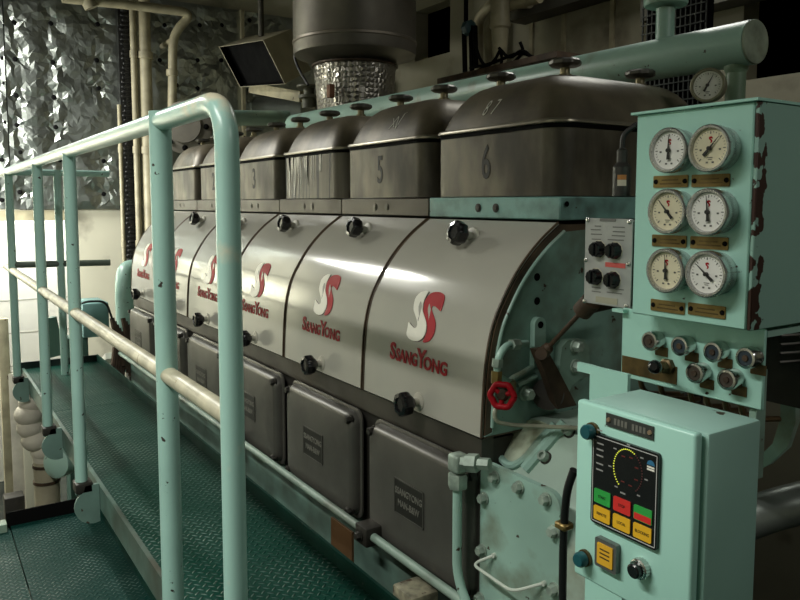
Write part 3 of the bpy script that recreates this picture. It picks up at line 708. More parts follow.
MB().lathe(V((pt.x + .016, .90, pt.z + .052)), (.85, .4, .12), [(.014, 0), (.014, .01), (.019, .011), (.019, .034), (.012, .036), (.012, .06)], 6).build('union_nut', bolt_m, rp)

# ------------------------------------------------------------------ stop valve with red handwheel and its tubing
vq = P(503, 395, 0, XE + .05)
rv = thing('hand_valve', vq, 'small red handwheel valve on mint tubing at the near end of the engine', 'valve')
d = V((.55, -.83, .02)).normalized(); x_, y_, _ = ortho(d); Rv = .0245
pts = [vq + d * .006 + (x_ * cos(a) + y_ * sin(a)) * Rv * (1 - .10 * (.5 - .5 * cos(6 * a))) for a in [2 * pi * k / 48 for k in range(49)]]
hw_ = MB().tube(pts, .0064, 10)
for k in range(3):
    a = 2 * pi * k / 3 + .4; hw_.tube([vq + d * .004, vq + d * .005 + (x_ * cos(a) + y_ * sin(a)) * Rv], .005, 8)

lab(hw_.build('handwheel', red, rv), 'red handwheel')
MB().lathe(vq - d * .045, d, [(.008, 0), (.008, .038), (.0125, .040), (.0125, .050), (.007, .056)], 14).build('spindle', rust_m, rv)
vb = vq - d * .05
t1 = ex(496.5, 376, .03); t2 = ex(498, 358, .03); t3 = ex(506, 345, .03); t4 = ex(527, 343.5, .01)
MB().lathe(V((vb.x, vb.y, vb.z - .02)), (0, 0, 1), [(.011, 0), (.014, .004), (.014, .036), (.011, .04)], 14).build('valve_body', mat('old_bronze', (.25, .22, .12), .45, metal=.5), rv)
MB().tube([vb + V((0, 0, .015)), t1, t2, t3, t4], .0075, 12, .022).build('elbow_tube', mint, rv)
for a, b, m in ((ex(496.2, 383, .03), ex(496.8, 371, .03), brass), (ex(497, 367, .03), ex(497.8, 359, .03), bolt_m), (ex(511, 344.7, .028), ex(518, 344, .022), bolt_m)):
    MB().lathe(a, b - a, [(.0115, 0), (.0115, (b - a).length)], 6).build('union_nut', m, rv)
lab(MB().tube([vb - V((0, 0, .015)), ex(494, 410, .03), ex(495.5, 422, .03), ex(512, 425, .04), P(600, 429, 0, XE + .18)], .0045, 8, .015).build('drain_tube', mat('pale_tube', (.45, .46, .34), .4, var=.25, vscale=20), rv), 'pale thin drain tube')

# ------------------------------------------------------------------ rusty fuel control lever
rl = thing('control_lever', ex(552, 390, .03), 'dark rusty fuel control lever with slanted rod below the selector plate', 'lever')
ta, tb = ex(540, 354, .045), ex(563, 407, .045)
def armf(t, s): # along the arm, sideways (towards the housing)
    a = ta.lerp(tb, t); return a + V((0, s, 0))
MB().loft([[V((X4 + k, q.y, q.z)) for q in (armf(-.10, -.012), armf(-.10, .018), armf(.35, .026), armf(1., .034), armf(1.0, -.022), armf(.4, -.014))] for k in (.034, .052)]).build('lever_arm', rust_m, rl)
MB().cyl(ex(541, 354, .02), ex(541, 354, .08), .012, 14).build('pivot_pin', rust_m, rl)
MB().cyl(ex(548, 394, .0), ex(548, 394, .03), .034, 20).build('shaft_boss', engine_m, rl)
ra, rb = ex(544, 352, .066), P(584, 309, 1, 1.06)
MB().cyl(ra, rb, .0048, 10).build('link_rod', rust_m, rl)
MB().lathe(ra - (rb - ra).normalized() * .012, rb - ra, [(.011, 0), (.013, .01), (.011, .03), (.005, .036)], 12).build('rod_end', rust_m, rl)
MB().lathe(rb - (rb - ra).normalized() * .012, rb - ra, [(.008, 0), (.019, .004), (.019, .038), (.012, .042)], 16).build('rod_boss', rust_m, rl)
MB().cyl(rb, (rb.x, 1.30, rb.z + .02), .012, 12).build('cross_shaft', rust_m, rl)

# ------------------------------------------------------------------ charge air pipe with capped end
pc = P(754, 42, 1, 1.75); pl_ = V((-3.72, 1.75, 1.300)); pdir = (pl_ - pc).normalized()
rp = thing('charge_air_pipe', (pc.x - .9, 1.75, .9), 'large mint green pipe with welded round end cap above the rocker boxes', 'pipe')
MB().lathe(pc, pdir, [(.0545, .0), (.0545, (pl_ - pc).length), (.02, (pl_ - pc).length + .05)], 36).build('main_barrel', mint, rp)
lab(MB().lathe(pc - pdir * .001, -pdir, [(.0535, 0), (.0535, .003), (.052, .005)], 36).build('end_cap', mat('scuffed_cap', (.40, .47, .36), .45, var=.3, vscale=18, grime=.4, gscale=14, grimecol=(.25, .26, .18)), rp), 'scuffed end cap')
qs = P(735, 66, 1, 1.75)
mb = MB().cyl((pc.x - .045, 1.75, .86), (pc.x - .045, 1.75, 1.225), .024, 20); mb.lathe((pc.x - .045, 1.75, 1.205), (0, 0, 1), [(.024, 0), (.029, .01), (.029, .018)], 20)
lab(mb.build('support_leg', mat('olive_green_leg', (.20, .30, .20), .42, var=.2), rp), 'olive green support leg')
qs = P(665, 30, 1, 1.75)
mb = MB().cyl((qs.x, 1.75, 1.30), (qs.x, 1.75, 1.41), .025, 18)
mb.lathe((qs.x, 1.75, P(665, 6, 1, 1.75).z), (0, 0, 1), [(.055, 0), (.058, .004), (.058, .022), (.055, .026)], 28)
mb.build('flanged_branch', mint, rp)
tag(MB().tube([(-3.0, 1.82, .9), (-3.0, 1.82, .9)] if False else [P(212, 137, 1, 1.62), P(222, 118, 1, 1.68), P(262, 118, 1, 2.0), P(288, 118, 1, 2.2)], .05, 18, .06).build('elbow_duct', mint), 'mint elbow duct rising behind the far rocker boxes', 'duct')
# gauge on the pipe
def gauge(root_parent, c, r, dialm, ang, dirn=(0, -1, 0), name='gauge', bez=None, depth=.030, flat=False):
    d = V(dirn).normalized(); up = V((0, 0, 1)); x_ = d.cross(up).normalized() * -1; up = (x_.cross(d)) * -1
    if up.z < 0: up = -up
    if flat: g = root_parent
    f = lambda u, v, n: c + x_ * u + up * v + d * n
    b = MB().lathe(c, d, [(r * .93, 0), (r * .93, depth * .5), (r, depth * .6), (r, depth * .95), (r * .95, depth), (r * .86, depth), (r * .82, depth * .78), (r * .80, depth * .78)], 40)
    bz = b.build('gauge_bezel' if not flat else 'bezel', bez or bezel_m, root_parent)
    par = bz if not flat else root_parent
    MB().lathe(c + d * depth * .78, d, [(r * .82, 0), (r * .82, .0012)], 40).build('dial', dialm, par)
    nn = depth * .78 + .0014
    tk = MB()
    for k in range(25):
        a = radians(225 - 270 * k / 24); L = .12 if k % 4 == 0 else .06
        r0, r1 = r * .72, r * (.72 - L); w = r * (.018 if k % 4 == 0 else .010); du, dv = cos(a), sin(a)
        tk.prism([(r0*du - w*dv, r0*dv + w*du), (r0*du + w*dv, r0*dv - w*du), (r1*du + w*dv, r1*dv - w*du), (r1*du - w*dv, r1*dv + w*du)], lambda u, v, n: f(u, v, nn + n), .0003)
    for u, v, w, h in ((0, -.38, .26, .03), (0, -.46, .18, .03), (-.14, -.58, .10, .07), (.14, -.58, .10, .07), (-.45, -.05, .1, .07), (.45, -.05, .1, .07)):
        tk.prism([(r*(u-w/2), r*(v-h/2)), (r*(u+w/2), r*(v-h/2)), (r*(u+w/2), r*(v+h/2)), (r*(u-w/2), r*(v+h/2))], lambda a, b2, n: f(a, b2, nn + n), .0003)
    tk.build('dial_markings', mat('grey_ink', (.10, .10, .09), .5, var=0), par)
    if not flat:
        k = .085 * r / .0556
        MB().prism([((u - .02) * 1.5 * r, (s - .225) * 1.5 * r + r * .36) for u, s in EMR] , lambda u, v, n: f(u * 1.6, r * .36 + (v - r * .36) * 1.5, nn + n), .0003).build('red_dial_mark', red, par)
    a = radians(90 - ang); du, dv = cos(a), sin(a); w = r * .045
    nd = MB().prism([(r*.70*du, r*.70*dv), (-r*.05*du - w*dv, -r*.05*dv + w*du), (-r*.40*du - w*1.6*dv, -r*.40*dv + w*1.6*du), (-r*.40*du + w*1.6*dv, -r*.40*dv - w*1.6*du), (-r*.05*du + w*dv, -r*.05*dv - w*du)], lambda u, v, n: f(u, v, nn + .002 + n), .001)
    nd.lathe(c + d * (nn + .0005), d, [(r * .09, 0), (r * .09, .004)], 14)
    nd.build('needle', ink, par)
    return bz
q = P(711, 87, 1, 1.60)
rg = thing('pressure_gauge', q, 'round pressure gauge with brass rim below the big mint pipe', 'gauge')
gauge(rg, q, .040, dial_w, 28, (.30, -.95, .05), bez=mat('dull_brass_rim', (.30, .29, .20), .4, metal=.6), flat=True)
MB().cyl(q + V((0, .0, 0)), q + V((-.03, .05, .0)), .010, 12).build('gauge_stem', brass, rg)

# ------------------------------------------------------------------ gauge panel
YG = .88
a, b = P(637, 113, 1, YG), P(752, 330, 1, YG)
gx0, gx1 = a.x, (P(757, 104, 1, YG).x + b.x) / 2; gz1, gz0 = (a.z + P(757, 104, 1, YG).z) / 2, (P(634, 315, 1, YG).z + b.z) / 2
rg = thing('gauge_panel', ((gx0 + gx1) / 2, YG + .15, gz0), 'mint green gauge panel box with six round gauges in two columns', 'gauge panel')
GD = .30
MB().box((gx0, YG, gz0), (gx1 - .006, YG + GD, gz1), .002, 1).build('casing', mint_panel, rg)
lab(MB().box((gx1 - .0055, YG + .001, gz0), (gx1, YG + GD, gz1), .0012, 1).build('side_panel', flake_m, rg), 'side panel with flaked rusty front edge')
lab(MB().box((gx0 - .006, YG - .006, gz1 + .0005), (gx1 + .002, YG + GD, gz1 + .004)).build('top_lip', mint_panel, rg), 'thin top lip')
cents = [((671, 150.5), dial_w, 0), ((712, 148.5), dial_c, 42), ((669.5, 211.5), dial_c, -42), ((710, 212), dial_w, -6), ((668, 270.5), dial_c, -4), ((708.5, 274), dial_w, -50)]
for (px, py), dm, an in cents:
    c = P(px, py, 1, YG - .02); c = V((c.x, YG - .0005, c.z)); gauge(rg, c, .0305, dm, an, depth=.028)
for px, py in ((671, 181.5), (711, 180.5), (669.5, 241), (709.5, 243), (668, 306.5), (707, 310.5)):
    c = P(px, py, 1, YG); f = face_y(c.x, c.z, YG - .0003)
    p_ = MB().prism(rrect(.056, .0165, .001, 1), f, .0016).build('brass_nameplate', brass, rg)
    for u in (-.0235, .0235): MB().lathe(f(u, 0, .0016), (0, -1, 0), [(.0035, 0), (.003, .0016)], 10).build('screw', black_m, p_)
    ln = MB()
    for u0, u1, v in ((-.014, .013, .002), (-.017, .018, -.003)): ln.prism([(u0, v - .0009), (u1, v - .0009), (u1, v + .0009), (u0, v + .0009)], lambda u, v, n: f(u, v, .0016 + n), .0002)
    ln.build('engraved_line', brass_dk, p_)
lgp = [P(790, 326, 1, 1.13), P(790, 420, 1, 1.13), P(782, 445, 1, 1.14), P(764, 462, 1, 1.16), P(735, 475, 1, 1.18)]
lm = MB(); lm.loft([[p + V((a, 0, 0)) + V((0, b, 0)) for a, b in ((-.012, -.006), (.012, -.006), (.012, .006), (-.012, .006))] for p in lgp]); lm.build('stand_leg', mint, rg)

# ------------------------------------------------------------------ knob panel under the gauges
YQ = .925
a, b = P(622, 317, 1, YQ), P(760, 415, 1, YQ)
bx0, bx1 = a.x, P(763, 380, 1, YQ).x; bz0 = (P(622, 373, 1, YQ).z + b.z) / 2; bz1 = gz0 - .002
rq = thing('knob_panel', ((bx0 + bx1) / 2, YQ, bz0), 'low mint panel with chrome knobs and brass tags under the gauge panel', 'knob panel')
MB().box((bx0, YQ, bz0), (bx1, YQ + .006, bz1), .0015, 1).build('front_plate', mint_panel, rq)
MB().box((bx0, YQ + .0065, bz1 - .012), (bx1, YQ + .16, bz1 - .004)).build('top_return', mint, rq)
MB().prism([(YQ + .0065, bz0), (YQ + .0065, bz1 - .013), (YQ + .10, bz1 - .013)], lambda u, v, n: V((bx0 + n, u, v)), .004).build('side_gusset', mint, rq)
MB().box((bx0 - .01, YQ - .012, bz1 - .006), (bx0 + .012, YQ - .0005, bz1 - .001)).build('corner_lip', mint_panel, rq)
for k, (px, py) in enumerate(((651, 341), (681, 346), (714, 352), (747, 358), (696, 373), (728, 379.5))):
    c = P(px, py, 1, YQ - .018); c = V((c.x, YQ - .0005, c.z))
    f = face_y(c.x, c.z, YQ - .0003)
    MB().prism([(u + .006, v - .0165) for u, v in rrect(.022, .014, .001, 1)], f, .0012).build('brass_tag', brass_dk, rq)
    o = MB().lathe(c, (0, -1, 0), [(.013, 0), (.0135, .004), (.0125, .006), (.0145, .007), (.0145, .020), (.0135, .022), (.0105, .0225), (.0100, .020)], 28).build('chrome_knob', chrome, rq)
    MB().lathe(c + V((0, -.0202, 0)), (0, -1, 0), [(.0098, 0), (.0098, .001)], 24).build('knob_centre', mat('dark_knob_centre_blue', (.03, .045, .06), .35) if k in (1, 2, 3) else mat('dark_knob_centre', (.06, .045, .035), .4), o)
    MB().lathe(c + V((0, -.0212, 0)), (0, -1, 0), [(.0045, 0), (.004, .002)], 12).build('knob_screw', rust_m, o)
c = P(669, 366, 1, YQ)
MB().lathe(V((c.x, YQ - .0005, c.z)), (0, -1, 0), [(.012, 0), (.012, .008), (.009, .010), (.009, .022)], 6).build('needle_valve_nut', brass_dk, rq)
q1, q2 = V((c.x, YQ - .022, c.z)), P(655, 367, 1, YQ - .055)
mb = MB().cyl(q1, q2, .0045, 10); mb.lathe(q2 - (q2 - q1).normalized() * .010, q2 - q1, [(.005, 0), (.0085, .005), (.010, .012), (.0085, .018), (.005, .021)], 20)
lab(mb.build('lever_knob', black_pl, rq), 'black ball lever')
a, b = P(622.5, 364, 1, YQ), P(677, 384, 1, YQ)
MB().box((a.x, YQ - .0016, b.z - .001), (b.x, YQ - .0004, b.z + .0255)).build('long_brass_strip', brass_dk, rq)
tb_ = MB()
for px in (640, 660, 690, 706, 725, 741):
    t = P(px, 395, 1, YQ + .05); tb_.tube([(t.x, YQ + .05, bz1 - .02), (t.x, YQ + .05, bz0 - .035), (t.x, YQ + .15, bz0 - .05)], .0045, 8, .03)
lab(tb_.build('copper_tubes', mat('dull_copper', (.22, .14, .07), .4, metal=.7, var=.25), rq), 'dull copper tubes below the panel')
MB().box((bx1 - .022, YQ + .008, bz0 - .10), (bx1 - .012, YQ + .03, bz0 + .05)).build('corner_post', mint_worn, rq)
rk = MB()
for k in range(4): rk.tube([(bx1 - .002, YQ + .04, bz0 + .06 + k * .012), (bx1 + .05, YQ + .22, bz0 + .06 + k * .012)], .0022, 6)
rk.build('steel_tubes', steelbolt, rq)
MB().box((bx0 + .0, YQ + .16, bz0 - .03), (bx1, YQ + .19, bz1 - .02)).build('back_plate', engine_m, rq)

# ------------------------------------------------------------------ selector plate with four black knobs
YSL = 1.0
a, b = P(587.5, 218, 1, YSL), P(629, 308, 1, YSL)
sx0, sx1 = (a.x + P(581.5, 303, 1, YSL).x) / 2, (P(634, 219, 1, YSL).x + b.x) / 2; sz1, sz0 = a.z, (P(582, 303, 1, YSL).z + b.z) / 2
rs = thing('selector_plate', ((sx0 + sx1) / 2, YSL, sz0), 'grey alloy selector plate with four black rotary knobs and a red label', 'control plate')
MB().box((sx0, YSL, sz0), (sx1, YSL + .003, sz1), .0008, 1).build('face_plate', plate_gr, rs)
lab(MB().box((sx0 + .004, YSL + .0035, sz0 + .004), (sx1 - .002, YSL + .07, sz1 - .004)).build('back_box', engine_m, rs), 'dark back box')
def sl(x, y): q = P(x, y, 1, YSL); return q
for px, py in ((597.5, 248.5), (613.5, 250), (594.5, 276), (612, 279)):
    c = sl(px, py); c = V((c.x + .004, YSL - .0003, c.z - .001))
    o = MB().lathe(c, (0, -1, 0), [(.0150, 0), (.0150, .003), (.0135, .005), (.0130, .013), (.0115, .015)], 30, 10, .08).build('rotary_knob', black_pl, rs)
    MB().box((c.x - .003, c.y - .0185, c.z - .010), (c.x + .003, c.y - .0145, c.z + .010), .001, 1).build('knob_grip', black_pl, o)
    MB().prism([(.016 * cos(t), .016 * sin(t)) for t in [2*pi*k/24 for k in range(24)]], face_y(c.x, c.z, YSL - .0001), .0004).build('scale_ring', mat('ivory_scale', (.55, .52, .40), .4, var=0), rs)
def strip(name, x0, y0, x1, y1, m, t=.0006, par=None, Y=YSL):
    p, q = P(x0, y0, 1, Y), P(x1, y1, 1, Y)
    return MB().box((p.x, Y - .0002 - t, min(p.z, q.z)), (q.x, Y - .0002, max(p.z, q.z))).build(name, m, par or rs)
lab(strip('red_label', 605.5, 262, 625.5, 268.5, red_ink), 'red label')
lab(strip('tan_label', 596, 296, 617.5, 305, mat('tan_label_paint', (.42, .40, .30), .5)), 'tan label')
p, q = sl(600, 220.6), sl(616, 220.6); MB().box((p.x, YSL - .0008, p.z - .0012), (q.x, YSL - .0003, p.z + .004)).build('header_print', mat('faint_print', (.16, .16, .15), .5, var=0), rs)
for rows_, nm_ in ((0, 'upper_print'), (1, 'lower_print')):
  ln = MB()
  for x0, y0, x1 in ((595, 226, 601), (613, 227, 625), (591, 229.5, 601), (613, 231.5, 625), (591, 234, 602), (612, 235.5, 625), (592, 239, 601), (608, 239.5, 624), (592, 287, 601), (608, 288, 624), (592, 291, 601), (607, 292, 622)):
    if (y0 > 260) != bool(rows_): continue
    p, q = sl(x0, y0), sl(x1, y0); ln.box((p.x, YSL - .0008, p.z - .0009), (q.x, YSL - .0003, p.z + .0009))
  ln.build(nm_, MATS['faint_print'], rs)
for px, py in ((588.5, 220), (630, 222), (586.5, 260), (629, 264), (585, 301), (627, 306)):
    c = sl(px, py); MB().lathe((c.x, YSL - .0003, c.z), (0, -1, 0), [(.004, 0), (.0036, .0022), (.002, .003)], 12).build('screw', chrome, rs)
# sensor with orange label beside it
q = P(622, 165, 1, 1.10)
rr_ = thing('sensor', (q.x, 1.10, P(622, 196, 1, 1.1).z), 'dark cylindrical sensor with orange and white label beside the gauge panel', 'sensor')
z0, z1 = P(622, 196, 1, 1.1).z, P(622, 167, 1, 1.1).z
MB().lathe((q.x, 1.10, z0), (0, 0, 1), [(.0165, 0), (.0165, z1 - z0), (.010, z1 - z0 + .008), (.010, z1 - z0 + .03), (.006, z1 - z0 + .034)], 20).build('body', mat('dark_grey_cap', (.04, .038, .034), .4), rr_)
zz = P(622, 186, 1, 1.1).z
def lblpatch(z0_, z1_):
    return MB().loft([[V((q.x + rr * sin(a), 1.10 - rr * cos(a), z)) for rr, a in [(.0169, radians(14 + 8 * k)) for k in range(8)] + [(.0166, radians(70 - 8 * k)) for k in range(8)]] for z in (z0_, z1_)])
lblpatch(zz, zz + .011).build('white_label', white_tape, rr_); lblpatch(zz + .0112, zz + .020).build('orange_label', orange_tape, rr_)
MB().tube([(q.x, 1.10, z1 + .03), (q.x, 1.10, z1 + .06), (q.x + .03, 1.12, z1 + .085), (q.x + .06, 1.16, z1 + .02)], .005, 8, .02).build('cable', rubber, rr_)

# ------------------------------------------------------------------ control box
YC = .55
a, b = P(577, 399, 1, YC), P(704, 437, 1, YC)
cx0 = a.x; cx1 = (b.x + P(690, 598, 1, YC).x) / 2; cz1 = (a.z + b.z) / 2; cz0 = P(570.5, 571, 1, YC).z
CD = .092
rc = thing('control_box', ((cx0 + cx1) / 2, YC + CD / 2, cz0), 'mint green control box with black display and coloured keys, nearest the camera', 'control box')
MB().box((cx0 + .003, YC + .0135, cz0 + .003), (cx1 - .0, YC + CD, cz1 - .001), .003, 2).build('body', mat('mint_box_paint', (.34, .56, .49), .35, var=.06, chip=.12, cscale=40), rc)
dr = MB().box((cx0, YC, cz0), (cx1 - .004, YC + .011, cz1), .003, 3).build('door', mint_panel, rc)
def cbp(x, y): return P(x, y, 1, YC)
f = face_y(0, 0, YC - .0003)
# nameplate
p, q = cbp(607, 421), cbp(654, 442)
o = MB().box((p.x, YC - .0016, (p.z + cbp(655, 431).z) / 2 - .0062), (q.x, YC - .0003, (p.z + cbp(655, 431).z) / 2 + .0062)).build('engraved_nameplate', mat('dark_plate', (.06, .065, .06), .4, metal=.4), rc)
nz_ = (p.z + cbp(655, 431).z) / 2
for x in (p.x + .0035, q.x - .0035): MB().lathe((x, YC - .0016, nz_), (0, -1, 0), [(.0024, 0), (.002, .0014)], 10).build('screw', mat('copper_screw', (.5, .36, .24), .35, metal=.7), o)
ln = MB()
for k in range(9):
    if k != 4: x = p.x + .010 + k * .0042; ln.box((x, YC - .0019, nz_ - .003), (x + .0028, YC - .0016, nz_ + .003))
ln.build('engraved_line', mat('grey_engraving', (.14, .14, .12), .5, var=0), o)
# display
dx0, dx1 = (cbp(596, 430).x + cbp(592, 519).x) / 2, (cbp(664, 456).x + cbp(657, 547).x) / 2
dz1 = (cbp(596, 431).z + cbp(664, 455).z) / 2; dz0 = (cbp(592, 520).z + cbp(657, 549).z) / 2
W, H = dx1 - dx0, dz1 - dz0; fd = face_y((dx0 + dx1) / 2, (dz0 + dz1) / 2, YC - .0003)
sm = MB().prism(rrect(W, H, .003, 3), fd, .0035).build('display_panel', screen_m, rc)
bd = MB()
for ww, hh, uu, vv in ((W - .004, .0007, 0, H/2 - .0025), (W - .004, .0007, 0, -H/2 + .0025), (.0007, H - .005, -W/2 + .002, 0), (.0007, H - .005, W/2 - .002, 0)):
    bd.prism([(uu - ww/2, vv - hh/2), (uu + ww/2, vv - hh/2), (uu + ww/2, vv + hh/2), (uu - ww/2, vv + hh/2)], lambda u, v, n: fd(u, v, .0035 + n), .0003)
bd.build('white_border', mat('grey_white_print', (.5, .5, .48), .4, var=0), sm)
# LED ring
lc = (.005, .0195); LR = .0165; on_, off_ = MB(), MB()
for k in range(40):
    a = radians(232 - 284 * k / 39); u, v = lc[0] + LR * cos(a), lc[1] + LR * 1.22 * sin(a)
    (on_ if k < 24 else off_).prism([(u + .00062 * cos(t), v + .00062 * sin(t)) for t in [2*pi*j/8 for j in range(8)]], lambda u, v, n: fd(u, v, .0035 + n), .0005)
lab(on_.build('lit_led_arc', led_y, sm), 'lit yellow LED arc'); off_.build('unlit_led_arc', led_off, sm)
tk = MB()
for k in range(7):
    a = radians(232 - 284 * k / 6); u, v = lc[0] + LR * 1.28 * cos(a), lc[1] + LR * 1.5 * sin(a)
    tk.prism([(u - .0018, v - .0006), (u + .0018, v - .0006), (u + .0018, v + .0006), (u - .0018, v + .0006)], lambda u, v, n: fd(u, v, .0035 + n), .0002)
for v in (.049, .036, .030, .024, .016, .010): tk.prism([(-.033, v - .0007), (-.0265 + .002 * (v < .04), v - .0007), (-.0265 + .002 * (v < .04), v + .0007), (-.033, v + .0007)], lambda u, v, n: fd(u, v, .0035 + n), .0002)
tk.prism([(-.003, -.0045), (.003, -.0045), (.003, -.003), (-.003, -.003)], lambda u, v, n: fd(u, v, .0035 + n), .0002)
tk.build('white_print', mat('dim_white_print', (.28, .28, .27), .5, var=0), sm)
rt = MB()
for k in range(6):
    a = radians(120 - 240 * k / 5); u, v = lc[0] + LR * .66 * cos(a), lc[1] + LR * .85 * sin(a); rt.prism([(u - .002, v - .0006), (u + .002, v - .0006), (u + .002, v + .0006), (u - .002, v + .0006)], lambda u, v, n: fd(u, v, .0035 + n), .0002)
rt.build('dim_red_print', mat('dim_red', (.12, .015, .012), .5, var=0), sm)
lg = MB().prism([(W/2 - .0085 + .0042 * cos(t), H/2 - .0125 + .0045 * sin(t)) for t in [pi * k / 12 for k in range(13)]], lambda u, v, n: fd(u, v, .0035 + n), .0003).build('blue_logo', mat('blue_print', (.03, .16, .30), .4, var=0), sm)
lw = MB()
for v in (-.0145, -.0168): lw.prism([(W/2 - .0125, H/2 + v - .0008), (W/2 - .0045, H/2 + v - .0008), (W/2 - .0045, H/2 + v + .0008), (W/2 - .0125, H/2 + v + .0008)], lambda u, v, n: fd(u, v, .0035 + n), .0003)
lw.build('white_logo_bars', white_e, sm)
kw, kh = (W - .0175) / 3, .0138
for r_ in range(2):
    for c_ in range(3):
        u, v = -W/2 + .0050 + kw/2 + c_ * (kw + .0037), -H/2 + .0050 + kh/2 + (1 - r_) * (kh + .0032)
        fk = lambda a, b2, n, u=u, v=v: fd(u + a, v + b2, .0035 + n)
        m = [[but_g, but_r, but_g], [but_y] * 3][r_][c_]; nm = [['green_key', 'red_key', 'green_and_red_key'], ['yellow_key'] * 3][r_][c_]
        kb = MB().prism(rrect(kw, kh, .0015, 3), fk, .0012).build(nm, m, sm)
        if r_ == 0 and c_ == 2: MB().prism([(-kw/2 + .0006, -kh/2 + .0006), (kw/2 - .0006, -kh/2 + .0006), (kw/2 - .0006, -.0002), (-kw/2 + .0006, -.0002)], lambda a, b2, n, fk=fk: fk(a, b2, .0012 + n), .0002).build('red_half', but_r, sm)
        t = [['START', 'STOP', ''], ['REMOTE', 'LOCAL', 'BLOCKING']][r_][c_]
        if t: text_bm(t, .0040, lambda a, b2, n, fk=fk: fk(a, b2, .0013 + n), thick=.0002, sx=.8).build('key_lettering', ink, sm)
# door fittings
def small_knob(name, x, y, r, L, m, nmcap=None, capm=None):
    c = cbp(x, y); c = V((c.x, YC - .0003, c.z))
    o = MB().lathe(c, (0, -1, 0), [(r * .75, 0), (r * .75, L * .35), (r, L * .4), (r * 1.02, L * .9), (r * .85, L)], 24).build(name, m, rc)
    return o, c
def knobp(x, y, d): q = P(x, y, 1, YC - d); return q
for (x, y) in ((588, 432), (580.5, 559.5)):
    c = knobp(x, y, .008)
    o = MB().lathe((c.x, YC - .0003, c.z), (0, -1, 0), [(.0055, 0), (.0055, .003), (.0072, .004), (.0075, .010), (.006, .0125)], 20).build('blue_cap', blue_kn, rc)
    MB().lathe((c.x, YC - .0004, c.z), (0, -1, 0), [(.0085, 0), (.0085, .003)], 20).build('cap_base', brass_dk, o)
c = knobp(604, 556, .008)
fb = face_y(c.x, c.z, YC - .0003)
o = MB().prism(rrect(.0265, .029, .002, 2), fb, .006).build('square_push_button', mat('dark_grey_bezel', (.16, .17, .16), .35, metal=.5), rc)
MB().prism(rrect(.019, .021, .001, 2), lambda u, v, n: fb(u, v, .006 + n), .0012).build('orange_lens', orange_b, o)
ol = MB()
for v in (-.003, .001, .005): ol.prism([(-.006, v - .0007), (.006, v - .0007), (.006, v + .0007), (-.006, v + .0007)], lambda u, v, n: fb(u, v, .0072 + n), .0002)
ol.build('dark_print', brass_dk, o)
c = knobp(634, 571, .012)
o = MB().lathe((c.x, YC - .0003, c.z), (0, -1, 0), [(.0098, 0), (.0098, .006), (.0082, .007), (.0082, .008)], 40, 20, .08).build('dimmer_knob', chrome, rc)
MB().lathe((c.x, YC - .0083, c.z), (0, -1, 0), [(.0066, 0), (.0068, .005), (.0056, .0062)], 24).build('black_knob_cap', black_pl, o)
# bracket carrying the box
MB().box((cx0 + .012, YC + CD + .001, cz0 + .01), (cx1 - .012, YC + CD + .012, cz1 - .01), .002, 1).build('mounting_plate', mint, rc)
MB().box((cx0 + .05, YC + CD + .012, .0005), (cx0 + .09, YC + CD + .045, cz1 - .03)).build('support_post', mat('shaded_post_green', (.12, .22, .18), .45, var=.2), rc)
# bracket plate seen left behind the box
a, b = P(590, 366, 1, .80), P(622, 400, 1, .80)
rb = MB().box((a.x, .80, .001), (P(628, 366, 1, .8).x, .806, P(592, 366, 1, .80).z)); rb.box((a.x - .03, .806, P(580, 366, 1, .8).z - .01), (a.x, .812, P(580, 366, 1, .8).z + .003))
tag(rb.build('bracket_plate', mint_panel), 'mint bracket plate standing behind the control box left corner', 'bracket')
# hose behind the box
mb = MB().tube([P(574, 470, 1, .86), P(567, 490, 1, .86), P(563.5, 530, 1, .88), P(562.5, 600, 1, .90), P(562, 680, 1, .90)], .0068, 12, .05)
rh = thing('rubber_hose', P(563, 560, 1, .89), 'black rubber hose hanging between access plate and control box', 'hose')
mb.build('hose', rubber, rh)
q = P(563.8, 525, 1, .878); MB().box((q.x - .012, .866, q.z - .006), (q.x + .013, .890, q.z + .006), .003, 1).build('hose_clip', brass, rh)
# pipe at lower right
q0_, q1_ = P(752, 515, 1, 1.25), P(860, 482, 1, 1.55)
q = P(715, 533, 1, 1.2); mb = MB().tube([V((q.x, q.y, -1.64)), q, P(764, 512, 1, 1.25), P(900, 478, 1, 1.45), V((.6, 1.45, P(900, 478, 1, 1.45).z))], .036, 20, .08)
tag(mb.build('steel_pipe', grey_pipe), 'grey steel pipe emerging right of the control box near the floor', 'pipe')
tag(MB().box((-.9, 1.82, -1.64), (1.2, 2.7, .55), .02, 2).build('shade_machine_casing', mat('shade_dark_casing', (.008, .018, .014), .5, var=.2)), 'near-black green machine casing raised to stand for the dark behind the control box', 'machine')  # raised and coloured near black to stand for the darkness here
# dim green block between end plate and panels
# ------------------------------------------------------------------ exhaust silencer and wrapped bellows
YX = 2.1
c0 = P(355, 72, 1, YX); kpx = mpp(c0); R0 = 61 * kpx
rx = thing('exhaust_silencer', (c0.x, YX, c0.z), 'huge grey sheet metal exhaust silencer hanging above the engine', 'silencer')
zb = P(355, 62, 1, YX).z
MB().lathe((c0.x, YX, zb - .02), (0, 0, 1), [(R0 * .60, .0), (R0 * .955, .045), (R0 * .985, .048), (R0, .062), (R0, 2.75 - zb)], 56).build('drum', exh_m, rx)
MB().lathe((c0.x, YX, zb + .085), (0, 0, 1), [(R0 * 1.0, 0), (R0 * 1.015, .004), (R0 * 1.015, .016), (R0, .02)], 56).build('seam_band', mat('seam_band', (.26, .23, .19), .4, metal=.6), rx)
bl = thing('exhaust_bellows', (c0.x, YX, 1.0), 'silver foil wrapped exhaust bellows with honeycomb mesh under the silencer', 'bellows')
q0_, q1_ = P(318, 85, 1, YX), P(394, 85, 1, YX); Rb = 41 * kpx
